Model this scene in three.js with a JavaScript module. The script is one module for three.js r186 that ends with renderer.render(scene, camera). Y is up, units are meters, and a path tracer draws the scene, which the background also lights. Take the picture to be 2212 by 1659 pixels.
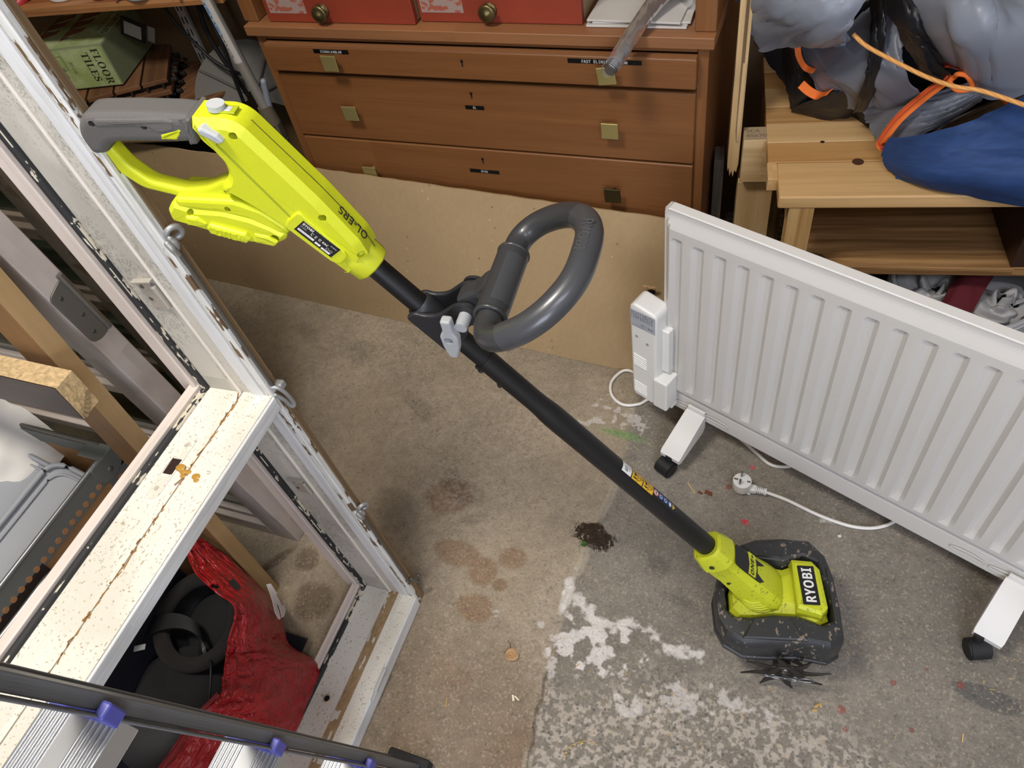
import * as THREE from 'three';
import { RoundedBoxGeometry } from 'three/addons/geometries/RoundedBoxGeometry.js';
import { mergeGeometries, mergeVertices, toCreasedNormals } from 'three/addons/utils/BufferGeometryUtils.js';
import { FontLoader } from 'three/addons/loaders/FontLoader.js';
import { Brush, Evaluator, SUBTRACTION } from 'three-bvh-csg';
import { TextGeometry } from 'three/addons/geometries/TextGeometry.js';

// ---------------------------------------------------------------- camera, light, exposure
const scene = new THREE.Scene();
scene.background = new THREE.Color(0x000000);
const camera = new THREE.PerspectiveCamera(53.047, 2212 / 1659, 0.05, 30);
camera.position.set(0, 1.42, 0);
camera.rotation.set(-0.866556, 0.510334, -0.224798, 'YXZ');
const renderer = new THREE.WebGLRenderer({ antialias: true });
renderer.toneMapping = THREE.LinearToneMapping;
renderer.toneMappingExposure = 1.3;
renderer.shadowMap.enabled = true;

function areaLamp(x, y, z, w, h, color, power) {            // downward rectangle just under its glowing panel
  const l = new THREE.RectAreaLight(color, power, w, h);
  l.position.set(x, y, z); l.lookAt(x, 0, z); l.castShadow = true; scene.add(l); return l;
}
const LAMP_A = { x: -0.78, y: 2.43, z: -0.12, w: 0.42, h: 0.30, c: 0xfff8ee, p: 62 };
const LAMP_B = { x: 0.95, y: 2.43, z: 0.75, w: 1.2, h: 0.6, c: 0xeef2ff, p: 5 };
areaLamp(LAMP_A.x, LAMP_A.y, LAMP_A.z, LAMP_A.w, LAMP_A.h, LAMP_A.c, LAMP_A.p);
const daylight = new THREE.RectAreaLight(0xe2ebff, 5.5, 1.5, 1.2); daylight.position.set(0.9, 1.5, 2.36); daylight.lookAt(0.9, 1.5, 0); daylight.castShadow = true; scene.add(daylight);   // daylight in the window behind the viewer
areaLamp(LAMP_B.x, LAMP_B.y, LAMP_B.z, LAMP_B.w, LAMP_B.h, LAMP_B.c, LAMP_B.p);

// ---------------------------------------------------------------- helpers
const FQ = 1;
let seed = 7;
function rnd() { seed |= 0; seed = seed + 0x6D2B79F5 | 0; let t = Math.imul(seed ^ seed >>> 15, 1 | seed); t = t + Math.imul(t ^ t >>> 7, 61 | t) ^ t; return ((t ^ t >>> 14) >>> 0) / 4294967296; }
const rr = (a, b) => a + (b - a) * rnd();
const V = (x, y, z) => new THREE.Vector3(x, y, z);
const clamp = (v, a = 0, b = 1) => Math.min(b, Math.max(a, v));
const sst = (a, b, v) => { const t = clamp((v - a) / (b - a)); return t * t * (3 - 2 * t); };
const mix = (a, b, t) => a + (b - a) * t;
const lin = (h) => { const c = new THREE.Color(h); return [c.r, c.g, c.b]; };
function h2(x, y) { let h = Math.imul(x, 374761393) + Math.imul(y, 668265263) | 0; h = Math.imul(h ^ h >>> 13, 1274126177); return ((h ^ h >>> 16) >>> 0) / 4294967296; }
function vn(x, y) { const xi = Math.floor(x), yi = Math.floor(y); let u = x - xi, v = y - yi; u = u * u * (3 - 2 * u); v = v * v * (3 - 2 * v);
  const a = h2(xi, yi), b = h2(xi + 1, yi), c = h2(xi, yi + 1), d = h2(xi + 1, yi + 1); return a + (b - a) * u + (c - a) * v + (a - b - c + d) * u * v; }
function fbm(x, y, o = 4) { let s = 0, a = 0.5, t = 0; for (let i = 0; i < o; i++) { s += a * vn(x + i * 17.3, y - i * 9.1); t += a; a *= 0.5; x *= 2.03; y *= 2.03; } return s / t; }

// A texture from f(u,v) -> linear [r,g,b]; stored as sRGB bytes.
const enc = new Uint8Array(4097); for (let i = 0; i <= 4096; i++) { const l = i / 4096; enc[i] = Math.round(255 * (l <= 0.0031308 ? 12.92 * l : 1.055 * Math.pow(l, 1 / 2.4) - 0.055)); }
const e8 = (l) => enc[Math.round(clamp(l) * 4096)];
function tex(w, h, f, rx = 1, ry = 1) {
  const d = new Uint8Array(w * h * 4);
  for (let j = 0; j < h; j++) for (let i = 0; i < w; i++) { const c = f((i + 0.5) / w, (j + 0.5) / h, i, j), k = (j * w + i) * 4; d[k] = e8(c[0]); d[k + 1] = e8(c[1]); d[k + 2] = e8(c[2]); d[k + 3] = 255; }
  const t = new THREE.DataTexture(d, w, h); t.colorSpace = THREE.SRGBColorSpace; t.wrapS = t.wrapT = THREE.RepeatWrapping; t.magFilter = t.minFilter = THREE.LinearFilter; t.repeat.set(rx, ry); t.needsUpdate = true; return t;
}
function gtex(w, h, f, rx = 1, ry = 1) {                       // data map (bump, roughness)
  const d = new Uint8Array(w * h * 4);
  for (let j = 0; j < h; j++) for (let i = 0; i < w; i++) { const c = Math.round(255 * clamp(f((i + 0.5) / w, (j + 0.5) / h, i, j))), k = (j * w + i) * 4; d[k] = d[k + 1] = d[k + 2] = c; d[k + 3] = 255; }
  const t = new THREE.DataTexture(d, w, h); t.wrapS = t.wrapT = THREE.RepeatWrapping; t.magFilter = t.minFilter = THREE.LinearFilter; t.repeat.set(rx, ry); t.needsUpdate = true; return t;
}
function canvasTex(w, h, draw) { const c = document.createElement('canvas'); c.width = w; c.height = h; const g = c.getContext('2d'); draw(g, w, h); const t = new THREE.CanvasTexture(c); t.colorSpace = THREE.SRGBColorSpace; t.magFilter = THREE.LinearFilter; return t; }
const std = (o) => new THREE.MeshStandardMaterial(o);
const phy = (o) => new THREE.MeshPhysicalMaterial(o);
const mat = (c, r = 0.6, o = {}) => std({ color: c, roughness: r, ...o });

const used = {};
function nm(n) { const k = used[n] = (used[n] ?? -1) + 1; return k ? n + '_' + String(k).padStart(3, '0') : n; }
function tag(o, label, category, group, kind) { Object.assign(o.userData, label ? { label } : {}, category ? { category } : {}, group ? { group } : {}, kind ? { kind } : {}); return o; }
function thing(name, label, category, p = [0, 0, 0], ry = 0, group) { const g = new THREE.Group(); g.name = nm(name); g.position.set(...p); g.rotation.y = ry; tag(g, label, category, group); scene.add(g); return g; }
function clean(g) { g = g.index ? g.toNonIndexed() : g; for (const k of Object.keys(g.attributes)) if (!['position', 'normal', 'uv', 'color'].includes(k)) g.deleteAttribute(k);
  if (!g.attributes.uv) g.setAttribute('uv', new THREE.Float32BufferAttribute(new Float32Array(g.attributes.position.count * 2), 2)); if (!g.attributes.normal) g.computeVertexNormals(); return g; }
function merge(gs) { gs = (Array.isArray(gs) ? gs : [gs]).map(clean); return gs.length === 1 ? gs[0] : mergeGeometries(gs); }
function part(name, gs, m, parent, label) { const o = new THREE.Mesh(merge(gs), m); o.name = name; o.castShadow = o.receiveShadow = true; if (label) o.userData.label = label; parent.add(o); return o; }
function solo(name, gs, m, label, category, group, p) {         // a thing that is one mesh
  const o = new THREE.Mesh(merge(gs), m); o.name = nm(name); o.castShadow = o.receiveShadow = true; tag(o, label, category, group); if (p) o.position.set(...p); scene.add(o); return o; }
function struct(name, gs, m, parent = scene) { const o = new THREE.Mesh(merge(gs), m); o.name = parent === scene ? name : name; o.castShadow = o.receiveShadow = true; o.userData.kind = 'structure'; parent.add(o); return o; }

// uv in metres: u runs along axis ax, v across it
function muv(g, ax = 'x', off = [0, 0]) {
  g = clean(g); if (!g.attributes.normal) g.computeVertexNormals();
  const P = g.attributes.position, N = g.attributes.normal, uv = new Float32Array(P.count * 2), ix = { x: 0, y: 1, z: 2 }[ax];
  for (let i = 0; i < P.count; i += 3) {
    const n = [0, 0, 0]; for (let k = 0; k < 3; k++) { n[0] += N.getX(i + k); n[1] += N.getY(i + k); n[2] += N.getZ(i + k); }
    const a = n.map(Math.abs), d = a[0] > a[1] && a[0] > a[2] ? 0 : a[1] > a[2] ? 1 : 2;
    let ui, vi; if (d !== ix) { ui = ix; vi = 3 - ix - d; } else { ui = (d + 1) % 3; vi = (d + 2) % 3; }
    for (let k = 0; k < 3; k++) { const p = [P.getX(i + k), P.getY(i + k), P.getZ(i + k)]; uv[(i + k) * 2] = p[ui] + off[0]; uv[(i + k) * 2 + 1] = p[vi] + off[1]; }
  }
  g.setAttribute('uv', new THREE.BufferAttribute(uv, 2)); return g;
}
function box(w, h, d, x = 0, y = 0, z = 0, { r = 0.002, rot, uv, off, seg = 1 } = {}) {
  r = Math.min(r, w / 2.01, h / 2.01, d / 2.01);
  let g = r > 0 ? new RoundedBoxGeometry(w, h, d, seg, r) : new THREE.BoxGeometry(w, h, d);
  if (uv) g = muv(g, uv, off);
  if (rot) g.applyMatrix4(new THREE.Matrix4().makeRotationFromEuler(new THREE.Euler(...rot)));
  return g.translate(x, y, z);
}
// oriented box between two points, section w (side) x h (up)
function basis(dir, up) { const X = dir.clone().normalize(); let Y = up.clone().addScaledVector(X, -up.dot(X)); if (Y.lengthSq() < 1e-8) Y = V(1, 0, 0).addScaledVector(X, -X.x); Y.normalize(); return new THREE.Matrix4().makeBasis(X, Y, new THREE.Vector3().crossVectors(X, Y)); }
function bar(p, q, w, h, { up = V(0, 1, 0), r = 0.002, uv = false, off } = {}) { const a = V(...p), b = V(...q), L = a.distanceTo(b); const g = box(L, h, w, 0, 0, 0, { r, uv: uv ? 'x' : null, off }); g.applyMatrix4(basis(b.clone().sub(a), up)); const c = a.add(b).multiplyScalar(0.5); return g.translate(c.x, c.y, c.z); }
function cyl(p, q, r1, r2 = r1, n = 24, cap = true) { const a = V(...p), b = V(...q), L = a.distanceTo(b); const g = new THREE.CylinderGeometry(r2, r1, L, n, 1, !cap); g.applyQuaternion(new THREE.Quaternion().setFromUnitVectors(V(0, 1, 0), b.clone().sub(a).normalize())); const c = a.add(b).multiplyScalar(0.5); return g.translate(c.x, c.y, c.z); }
function tube(pts, r, { n = 64, rs = 10, closed = false, t = 0.5 } = {}) { return new THREE.TubeGeometry(new THREE.CatmullRomCurve3(pts.map((p) => p.isVector3 ? p : V(...p)), closed, 'catmullrom', t), n, r, rs, closed); }
function capTube(pts, r, o = {}) { const g = [tube(pts, r, o)]; for (const p of [pts[0], pts[pts.length - 1]]) { const s = new THREE.SphereGeometry(r, 10, 8); s.translate(...(p.isVector3 ? p.toArray() : p)); g.push(s); } return merge(g); }
function shape(pts) { return new THREE.Shape(pts.map((p) => new THREE.Vector2(p[0], p[1]))); }
function extr(pts, depth, { bevel = 0.002, seg = 2, holes = [], steps = 1, curve = 8 } = {}) { const s = pts instanceof THREE.Shape ? pts : shape(pts); for (const h of holes) { const p = new THREE.Path(); p.absellipse(h[0], h[1], h[2], h[3] ?? h[2], 0, Math.PI * 2); s.holes.push(p); }
  const g = new THREE.ExtrudeGeometry(s, { depth: depth - 2 * bevel, bevelEnabled: bevel > 0, bevelThickness: bevel, bevelSize: bevel, bevelOffset: -bevel, bevelSegments: seg, steps, curveSegments: curve }); return g.translate(0, 0, -depth / 2 + bevel); }
// polygon with rounded corners
function rounded(pts, rad) { const s = new THREE.Shape(), n = pts.length; for (let i = 0; i < n; i++) { const p = pts[i], a = pts[(i + n - 1) % n], b = pts[(i + 1) % n], r0 = Array.isArray(rad) ? rad[i % rad.length] : rad;
    const la = Math.hypot(a[0] - p[0], a[1] - p[1]), lb = Math.hypot(b[0] - p[0], b[1] - p[1]), r = Math.min(r0, la / 2.05, lb / 2.05);
    const p1 = [p[0] + (a[0] - p[0]) / la * r, p[1] + (a[1] - p[1]) / la * r], p2 = [p[0] + (b[0] - p[0]) / lb * r, p[1] + (b[1] - p[1]) / lb * r];
    i ? s.lineTo(...p1) : s.moveTo(...p1); s.quadraticCurveTo(p[0], p[1], p2[0], p2[1]); } s.closePath(); return s; }
// skin through rings of points (each an array of [x,y,z]); creased normals
function loft(rings, { closed = true, capA = false, capB = false, crease = 0.6 } = {}) {
  const n = rings[0].length, pos = [], q = (a, b, c) => pos.push(...a, ...b, ...c);
  for (let i = 0; i < rings.length - 1; i++) for (let j = 0; j < (closed ? n : n - 1); j++) { const k = (j + 1) % n, A = rings[i][j], B = rings[i][k], C = rings[i + 1][k], D = rings[i + 1][j]; q(A, B, C); q(A, C, D); }
  const cap = (R, f) => { const c = [0, 1, 2].map((k) => R.reduce((s, p) => s + p[k], 0) / n); for (let j = 0; j < n; j++) { const k = (j + 1) % n; f ? q(c, R[j], R[k]) : q(c, R[k], R[j]); } };
  if (capA) cap(rings[0], false); if (capB) cap(rings[rings.length - 1], true);
  let g = new THREE.BufferGeometry(); g.setAttribute('position', new THREE.Float32BufferAttribute(pos, 3)); g.computeVertexNormals(); g = toCreasedNormals(g, crease); return clean(g);
}
// grid surface from f(u,v) -> [x,y,z], smooth, optional thickness
function sheet(nu, nv, f, { th = 0, uvs = [1, 1], keep } = {}) {
  const P = []; for (let j = 0; j <= nv; j++) for (let i = 0; i <= nu; i++) P.push(f(i / nu, j / nv));
  const idx = []; for (let j = 0; j < nv; j++) for (let i = 0; i < nu; i++) { if (keep && !keep((i + 0.5) / nu, (j + 0.5) / nv)) continue; const a = j * (nu + 1) + i, b = a + 1, c = a + nu + 1, d = c + 1; idx.push(a, b, d, a, d, c); }
  let g = new THREE.BufferGeometry(); g.setAttribute('position', new THREE.Float32BufferAttribute(P.flat(), 3)); const uv = []; for (let j = 0; j <= nv; j++) for (let i = 0; i <= nu; i++) uv.push(i / nu * uvs[0], j / nv * uvs[1]);
  g.setAttribute('uv', new THREE.Float32BufferAttribute(uv, 2)); g.setIndex(idx); g.computeVertexNormals();
  if (th) { const Q = g.attributes.position.clone(), N = g.attributes.normal; for (let i = 0; i < Q.count; i++) Q.setXYZ(i, Q.getX(i) - N.getX(i) * th, Q.getY(i) - N.getY(i) * th, Q.getZ(i) - N.getZ(i) * th);
    const b = new THREE.BufferGeometry(); b.setAttribute('position', Q); b.setAttribute('uv', g.attributes.uv.clone()); const bi = []; for (let i = 0; i < idx.length; i += 3) bi.push(idx[i], idx[i + 2], idx[i + 1]);
    b.setIndex(bi); b.computeVertexNormals();
    const edges = new Map(); for (let i = 0; i < idx.length; i += 3) for (let k = 0; k < 3; k++) { const a = idx[i + k], c = idx[i + (k + 1) % 3], r = c + '_' + a; if (edges.has(r)) edges.delete(r); else edges.set(a + '_' + c, [a, c]); }
    const rim = []; const A = g.attributes.position; for (const [a, c] of edges.values()) { const pa = [A.getX(a), A.getY(a), A.getZ(a)], pc = [A.getX(c), A.getY(c), A.getZ(c)], qa = [Q.getX(a), Q.getY(a), Q.getZ(a)], qc = [Q.getX(c), Q.getY(c), Q.getZ(c)]; rim.push(...pa, ...qa, ...qc, ...pa, ...qc, ...pc); }
    const rg = new THREE.BufferGeometry(); rg.setAttribute('position', new THREE.Float32BufferAttribute(rim, 3)); rg.computeVertexNormals();
    return merge([g, b, rg]); }
  return clean(g);
}
const csg = new Evaluator(); csg.useGroups = false; csg.attributes = ['position', 'normal', 'uv'];
function cut(g, tools) { let b = new Brush(clean(g)); b.updateMatrixWorld(); for (const t of tools) { const c = new Brush(clean(t)); c.updateMatrixWorld(); b = csg.evaluate(b, c, SUBTRACTION); } return clean(b.geometry); }
const drill = (x, y, r, z0, z1, n = 24) => new THREE.CylinderGeometry(r, r, z1 - z0, n).rotateX(Math.PI / 2).translate(x, y, (z0 + z1) / 2);
const font = await new FontLoader().loadAsync('fonts/droid/droid_sans_bold.typeface.json');
const fontR = await new FontLoader().loadAsync('fonts/droid/droid_sans_regular.typeface.json');
function text(s, size, depth = 0.0004, f = font) { const g = new TextGeometry(s, { font: f, size, depth, curveSegments: 4, bevelEnabled: false }); g.computeBoundingBox(); const b = g.boundingBox; g.translate(-(b.min.x + b.max.x) / 2, -(b.min.y + b.max.y) / 2, 0); return g; }

// ---------------------------------------------------------------- materials
function woodTex(c1, c2, { w = 512, h = 256, fx = 2.2, fy = 42, knots = 2, sd = 0, contrast = 1, len = 0.8, wid = 0.4, streak = 0.5 } = {}) {
  const K = []; for (let i = 0; i < knots; i++) K.push([h2(i + 3, sd + 11), h2(i + 9, sd + 5), 0.012 + 0.014 * h2(i, sd)]);
  return tex(w, h, (u, v) => {
    let vv = v + 0.03 * fbm(u * 3 + sd, v * 2 + sd, 3), kd = 0;
    for (const k of K) { const dx = (u - k[0]) * len, dy = (v - k[1]) * wid, d = Math.hypot(dx * 0.55, dy) / k[2]; vv += (v > k[1] ? 1 : -1) * 0.035 * Math.exp(-d * d * 0.25); kd = Math.max(kd, sst(1, 0.55, d)); }
    const ring = fbm(u * fx + sd * 3, vv * fy, 3), fine = fbm(u * 14, v * 240 + sd, 2), big = fbm(u * 1.5 + 5, vv * 7 + sd, 2);
    let t = clamp(0.5 + contrast * ((ring - 0.5) * 1.5 + (fine - 0.5) * streak + (big - 0.5) * 0.7)); t = mix(t, 0, kd);
    const k2 = kd > 0.7 ? 0.45 : 1; return [mix(c2[0], c1[0], t) * k2, mix(c2[1], c1[1], t) * k2, mix(c2[2], c1[2], t) * k2];
  }, 1 / len, 1 / wid);
}
const PINE1 = lin('#c9a06a'), PINE2 = lin('#a87a45');
const M = {};
M.pine = [0, 1, 2, 3].map((i) => std({ map: woodTex(lin(['#d3ae7a', '#c69a62', '#d8b684', '#c29a66'][i]), lin(['#b78c56', '#a3753f', '#bb935e', '#9f7543'][i]), { sd: i * 7, knots: 0, contrast: 0.55 }), roughness: 0.5 }));
M.pineRaw = std({ map: woodTex(lin('#d0b487'), lin('#b39261'), { sd: 41, knots: 1, contrast: 0.7 }), roughness: 0.7 });
M.pineLam = std({ map: woodTex(lin('#d4b179'), lin('#a87f4a'), { sd: 77, knots: 0, fy: 22, wid: 0.12, contrast: 1.4 }), roughness: 0.55 });
M.spruce = std({ map: woodTex(lin('#b68e5e'), lin('#7e5a33'), { sd: 23, knots: 2, contrast: 1.2 }), roughness: 0.6 });
M.brownWood = std({ map: woodTex(lin('#8a7150'), lin('#57432c'), { sd: 55, knots: 0, fy: 60, wid: 0.1 }), roughness: 0.8 });
M.mdfEdge = std({ map: woodTex(lin('#b89a6e'), lin('#a5865a'), { sd: 61, knots: 0, contrast: 0.5 }), roughness: 0.8 });
M.mdfFace = std({ map: woodTex(lin('#94714a'), lin('#7d5c39'), { sd: 67, knots: 0, contrast: 0.4 }), roughness: 0.6 });
const cabTex = woodTex(lin('#80542f'), lin('#704624'), { sd: 91, knots: 0, fy: 16, contrast: 0.7, len: 1.2, wid: 0.5, streak: 0.9 });
M.cab = std({ map: cabTex, roughness: 0.42, bumpMap: gtex(256, 256, (u, v) => fbm(u * 5, v * 40, 3), 1.4, 3), bumpScale: 0.0004 });
M.cabEdge = std({ map: woodTex(lin('#946440'), lin('#7d5434'), { sd: 17, knots: 0, fy: 16, contrast: 0.8 }), roughness: 0.45 });
M.dark = mat('#060505', 0.9);
M.brass = std({ color: '#b0a268', metalness: 0.65, roughness: 0.4 });
M.brassOld = std({ color: '#6f6240', metalness: 0.85, roughness: 0.38 });
M.chrome = std({ color: '#dcdcdc', metalness: 0.9, roughness: 0.24 });
M.steel = std({ color: '#8d8f92', metalness: 0.9, roughness: 0.38 });
M.steelDull = std({ color: '#77756f', metalness: 0.75, roughness: 0.5 });
M.black = mat('#101012', 0.55);
const grainB = gtex(256, 256, (u, v, i, j) => h2(i, j) * 0.5 + 0.5 * fbm(u * 40, v * 40, 2), 12, 12);

// painted woodwork: white with grime; kinds differ in dirt
function paintTex(base, { mould = 0, specks = 0, chips = 0, sd = 0, grime = 0.15, lenx = 0.6, leny = 0.2, chipCol = '#6f5a42', w = 512, h = 256 } = {}) {
  const b = lin(base), ch = lin(chipCol), tn = lin('#8a7351');
  return tex(w, h, (u, v, i, j) => {
    const g = fbm(u * 6 + sd, v * 4 + sd, 4), s = 1 - grime * sst(0.35, 0.75, g);
    let c = [b[0] * s, b[1] * s, b[2] * s * (1 - 0.05 * g)];
    if (mould) { const m = sst(0.45, 0.7, fbm(u * 5 + sd + 9, v * 3 + 3, 3)) * mould, sp = h2(i >> 0, j >> 0) < m * 0.35 && fbm(u * 90, v * 40, 2) > 0.45 ? 0.42 : 1; c = c.map((x) => x * mix(1, sp, 0.8)); }
    if (specks) { const q = fbm(u * 160 + sd, v * 60, 2), q2 = fbm(u * 18 + sd, v * 8, 2); if (q > 0.83 - 0.14 * q2 * specks) { const k = sst(0.6, 0.8, q); c = c.map((x, n) => mix(x, tn[n], k * 0.6)); } }
    if (chips) { const q = fbm(u * 16 + sd * 2, v * 4, 5) + (h2(i, j) - 0.5) * 0.03; if (q > 0.74 - 0.16 * chips) c = q > 0.76 - 0.16 * chips ? ch.slice() : c.map((x) => x * 0.8); }
    return c;
  }, 1 / lenx, 1 / leny);
}
const brush = gtex(512, 128, (u, v) => 0.6 * fbm(u * 6, v * 60, 3) + 0.4 * fbm(u * 30, v * 20, 2), 1.6, 5);

// ---------------------------------------------------------------- the setting
const WALL_U = V(Math.cos(0.16057), 0, -Math.sin(0.16057)), WALL_W = V(Math.sin(0.16057), 0, Math.cos(0.16057));   // back wall and bench are turned 9.2 degrees to the cabinet
const BENCH_A = V(-0.045, 0, -1.17);
const bw = (u, y, w) => { const p = BENCH_A.clone().addScaledVector(WALL_U, u).addScaledVector(WALL_W, w); return [p.x, y, p.z]; };
{
  // concrete floor: two pours meeting at a joint, exposed aggregate, efflorescence, stains, sprayed paint
  const X0 = -1.7, XW = 2.6, Z0 = -1.3, ZW = 1.45, W = Math.round(2048 * FQ), H = Math.round(1142 * FQ);
  const blob = (x, z, cx, cz, rx, rz, rot = 0) => { const c = Math.cos(rot), s = Math.sin(rot), dx = x - cx, dz = z - cz; return Math.hypot((dx * c + dz * s) / rx, (-dx * s + dz * c) / rz); };
  const seg = (x, z, a, b) => { const vx = b[0] - a[0], vz = b[1] - a[1], t = clamp(((x - a[0]) * vx + (z - a[1]) * vz) / (vx * vx + vz * vz)); return Math.hypot(x - a[0] - vx * t, z - a[1] - vz * t); };
  const whiteLine = [[-0.279, -0.572], [-0.234, -0.536], [-0.205, -0.533], [-0.158, -0.551], [-0.139, -0.543], [-0.1, -0.525], [-0.04, -0.528]];
  const L1 = [0.335, 0.275, 0.195], L2 = [0.215, 0.19, 0.155], RB = [0.205, 0.118, 0.066];
  const pores = gtex(1024, 571, (u, v, i, j) => { const x = X0 + u * XW, z = Z0 + v * ZW; return 0.55 + 0.35 * (h2(i, j) - 0.5) + 0.6 * (fbm(x * 90, z * 90, 3) - 0.5); });
  const map = tex(W, H, (u, v, i, j) => {
    const x = X0 + u * XW, z = Z0 + v * ZW;
    const n1 = fbm(x * 2.6 + 3, z * 2.6, 4), n2 = fbm(x * 11, z * 11 + 7, 4), n3 = fbm(x * 70, z * 70, 3), g = h2(i, j), g2 = vn(x * 420, z * 420);
    const jx = -0.292 - 0.012 * Math.sin(z * 9) + 0.006 * (vn(z * 40, 3) - 0.5), right = sst(-0.008, 0.012, x - jx);
    let c = [mix(L1[0], L2[0], right), mix(L1[1], L2[1], right), mix(L1[2], L2[2], right)];
    const mul = (k) => { c[0] *= k; c[1] *= k; c[2] *= k; }, to = (t, q) => { for (let n = 0; n < 3; n++) c[n] = mix(c[n], t[n], q); };
    mul(0.62 + 0.42 * n1 + 0.34 * n2);
    // large brown and dark clouds
    const lowL = (1 - right) * sst(-0.56, -0.36, z + 0.18 * (n1 - 0.5)) * (x > -0.62 ? 1 : 0.55); to(RB, lowL * (0.35 + 0.45 * sst(0.4, 0.7, n2)) * 0.75); mul(1 - 0.16 * lowL);
    const st = [[-0.484, -0.575, 0.034, 0.036], [-0.436, -0.617, 0.03, 0.027], [-0.55, -0.6, 0.06, 0.03], [-0.44, -0.555, 0.018, 0.016], [-0.62, -0.72, 0.06, 0.05], [-0.47, -0.5, 0.04, 0.03]];
    for (const s of st) { const d = blob(x, z, s[0], s[1], s[2], s[3]) + 0.55 * (n2 - 0.5); to([0.2, 0.1, 0.045], 0.55 * sst(1.08, 0.75, d)); }
    for (const s of [[-0.6, -0.742, 0.12, 0.035, 0.3], [-0.78, -0.93, 0.06, 0.03, 0.5], [-1.02, -1.07, 0.06, 0.05, 0], [-1.2, -1.1, 0.07, 0.03, 0.4], [-0.72, -0.66, 0.09, 0.05, 0.7], [-0.55, -0.68, 0.05, 0.02, -0.4], [-0.15, -0.68, 0.03, 0.02, 0.6], [-0.1, -0.62, 0.04, 0.015, 0.2]]) { const d = blob(x, z, s[0], s[1], s[2], s[3], s[4]) + 0.9 * (n2 - 0.5); mul(1 - 0.26 * sst(1.15, 0.4, d)); }
    // exposed aggregate: pale paste and dark stones
    const co = Math.max(right * sst(-0.535, -0.44, z + 0.12 * (n1 - 0.5) + 0.05 * (n2 - 0.5)) * sst(0.40, 0.52, fbm(x * 3.4 + 1, z * 3.4 + 8, 3) + (z > -0.44 ? 0.06 : 0.02)), (1 - right) * 0.35 * sst(0.5, 0.7, fbm(x * 4, z * 4, 2)));
    const paste = sst(0.46, 0.62, fbm(x * 150, z * 150, 2)); to([0.47, 0.41, 0.345], co * paste * 0.72);
    const sx = x * 130, sz = z * 130, cxi = Math.floor(sx), czi = Math.floor(sz); let stone = 0;
    for (let a = -1; a < 2; a++) for (let b = -1; b < 2; b++) { const hx = h2(cxi + a, czi + b); if (hx < 0.16) { const px = cxi + a + 0.2 + 0.6 * h2(cxi + a + 91, czi + b), pz = czi + b + 0.2 + 0.6 * h2(cxi + a, czi + b + 57), d = Math.hypot(sx - px, (sz - pz) * 1.2); stone = Math.max(stone, sst(0.46, 0.24, d / (0.5 + hx * 4))); } }
    to([0.085, 0.08, 0.078], stone * (0.12 + 0.62 * co));
    // white efflorescence along the joint and its crusted edge
    let e = 9; for (let k = 0; k < whiteLine.length - 1; k++) e = Math.min(e, seg(x, z, whiteLine[k], whiteLine[k + 1]));
    let wq = sst(0.016, 0.003, e + 0.04 * (fbm(x * 80, z * 80, 4) - 0.45)) * 0.85;
    const pd = blob(x, z, -0.225, -0.495, 0.085, 0.055, -0.15) + 0.75 * (fbm(x * 16, z * 16, 4) - 0.5); wq = Math.max(wq, 0.85 * sst(0.62, 0.78, 1.62 * fbm(x * 45, z * 45 + 4, 4) - 0.34 * sst(0.75, 1.15, pd) - 0.12) * sst(1.3, 1.0, pd));
    wq = Math.max(wq, 0.95 * sst(1.2, 0.6, blob(x, z, -0.305, -0.575, 0.012, 0.055) + 1.1 * (fbm(x * 60, z * 60, 3) - 0.5)));
    for (const s of [[-0.315, -0.49, 0.03, 0.012, 0.5], [-0.29, -0.43, 0.012, 0.03, 0.1], [-0.18, -0.45, 0.05, 0.012, -0.4], [-0.13, -0.4, 0.05, 0.03, 0], [0.02, -0.46, 0.06, 0.02, 0.3], [-0.05, -0.44, 0.07, 0.03, 0.1], [-0.42, -0.5, 0.014, 0.01, 0], [0.1, -0.455, 0.02, 0.02, 0], [0.155, -0.86, 0.03, 0.012, 0.1], [-0.29, -1.02, 0.05, 0.03, 0.5], [-0.33, -1.03, 0.06, 0.018, 0.2], [-0.36, -0.99, 0.05, 0.012, -0.3]]) { const d = blob(x, z, s[0], s[1], s[2], s[3], s[4]); wq = Math.max(wq, 0.55 * sst(1.1, 0.6, d + 3.2 * (fbm(x * 90, z * 90, 4) - 0.36))); }
    to([0.68, 0.64, 0.60], wq);
    // joint and hairline cracks
    const jd = Math.abs(x - jx); if (z > -0.42) mul(1 - 0.5 * sst(0.005, 0.001, jd)); to([0.4, 0.35, 0.27], 0.5 * sst(0.006, 0.002, Math.abs(jd - 0.005)) * sst(0.5, 0.62, fbm(z * 30, 2, 2)));
    // green spray, oil, red drops
    const gr = sst(1, 0.1, blob(x, z, -0.292, -0.968, 0.085, 0.018, 0.08) + 0.4 * (n2 - 0.5)); to([0.12, 0.30, 0.065], gr * (0.42 + 0.5 * g2));
    const oil = sst(1.1, 0.8, blob(x, z, 0.42, -0.587, 0.055, 0.019, 0.12) + 0.5 * (n2 - 0.5)); to([0.07, 0.068, 0.066], oil * 0.62);
    for (const s of [[-0.01, -0.949, 0.005], [-0.005, -0.817, 0.0065], [0.003, -0.811, 0.002], [-0.013, -0.818, 0.0016]]) to([0.62, 0.05, 0.07], 0.9 * sst(1.1, 0.9, blob(x, z, s[0], s[1], s[2], s[2]) + 0.2 * (g2 - 0.5)));
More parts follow.
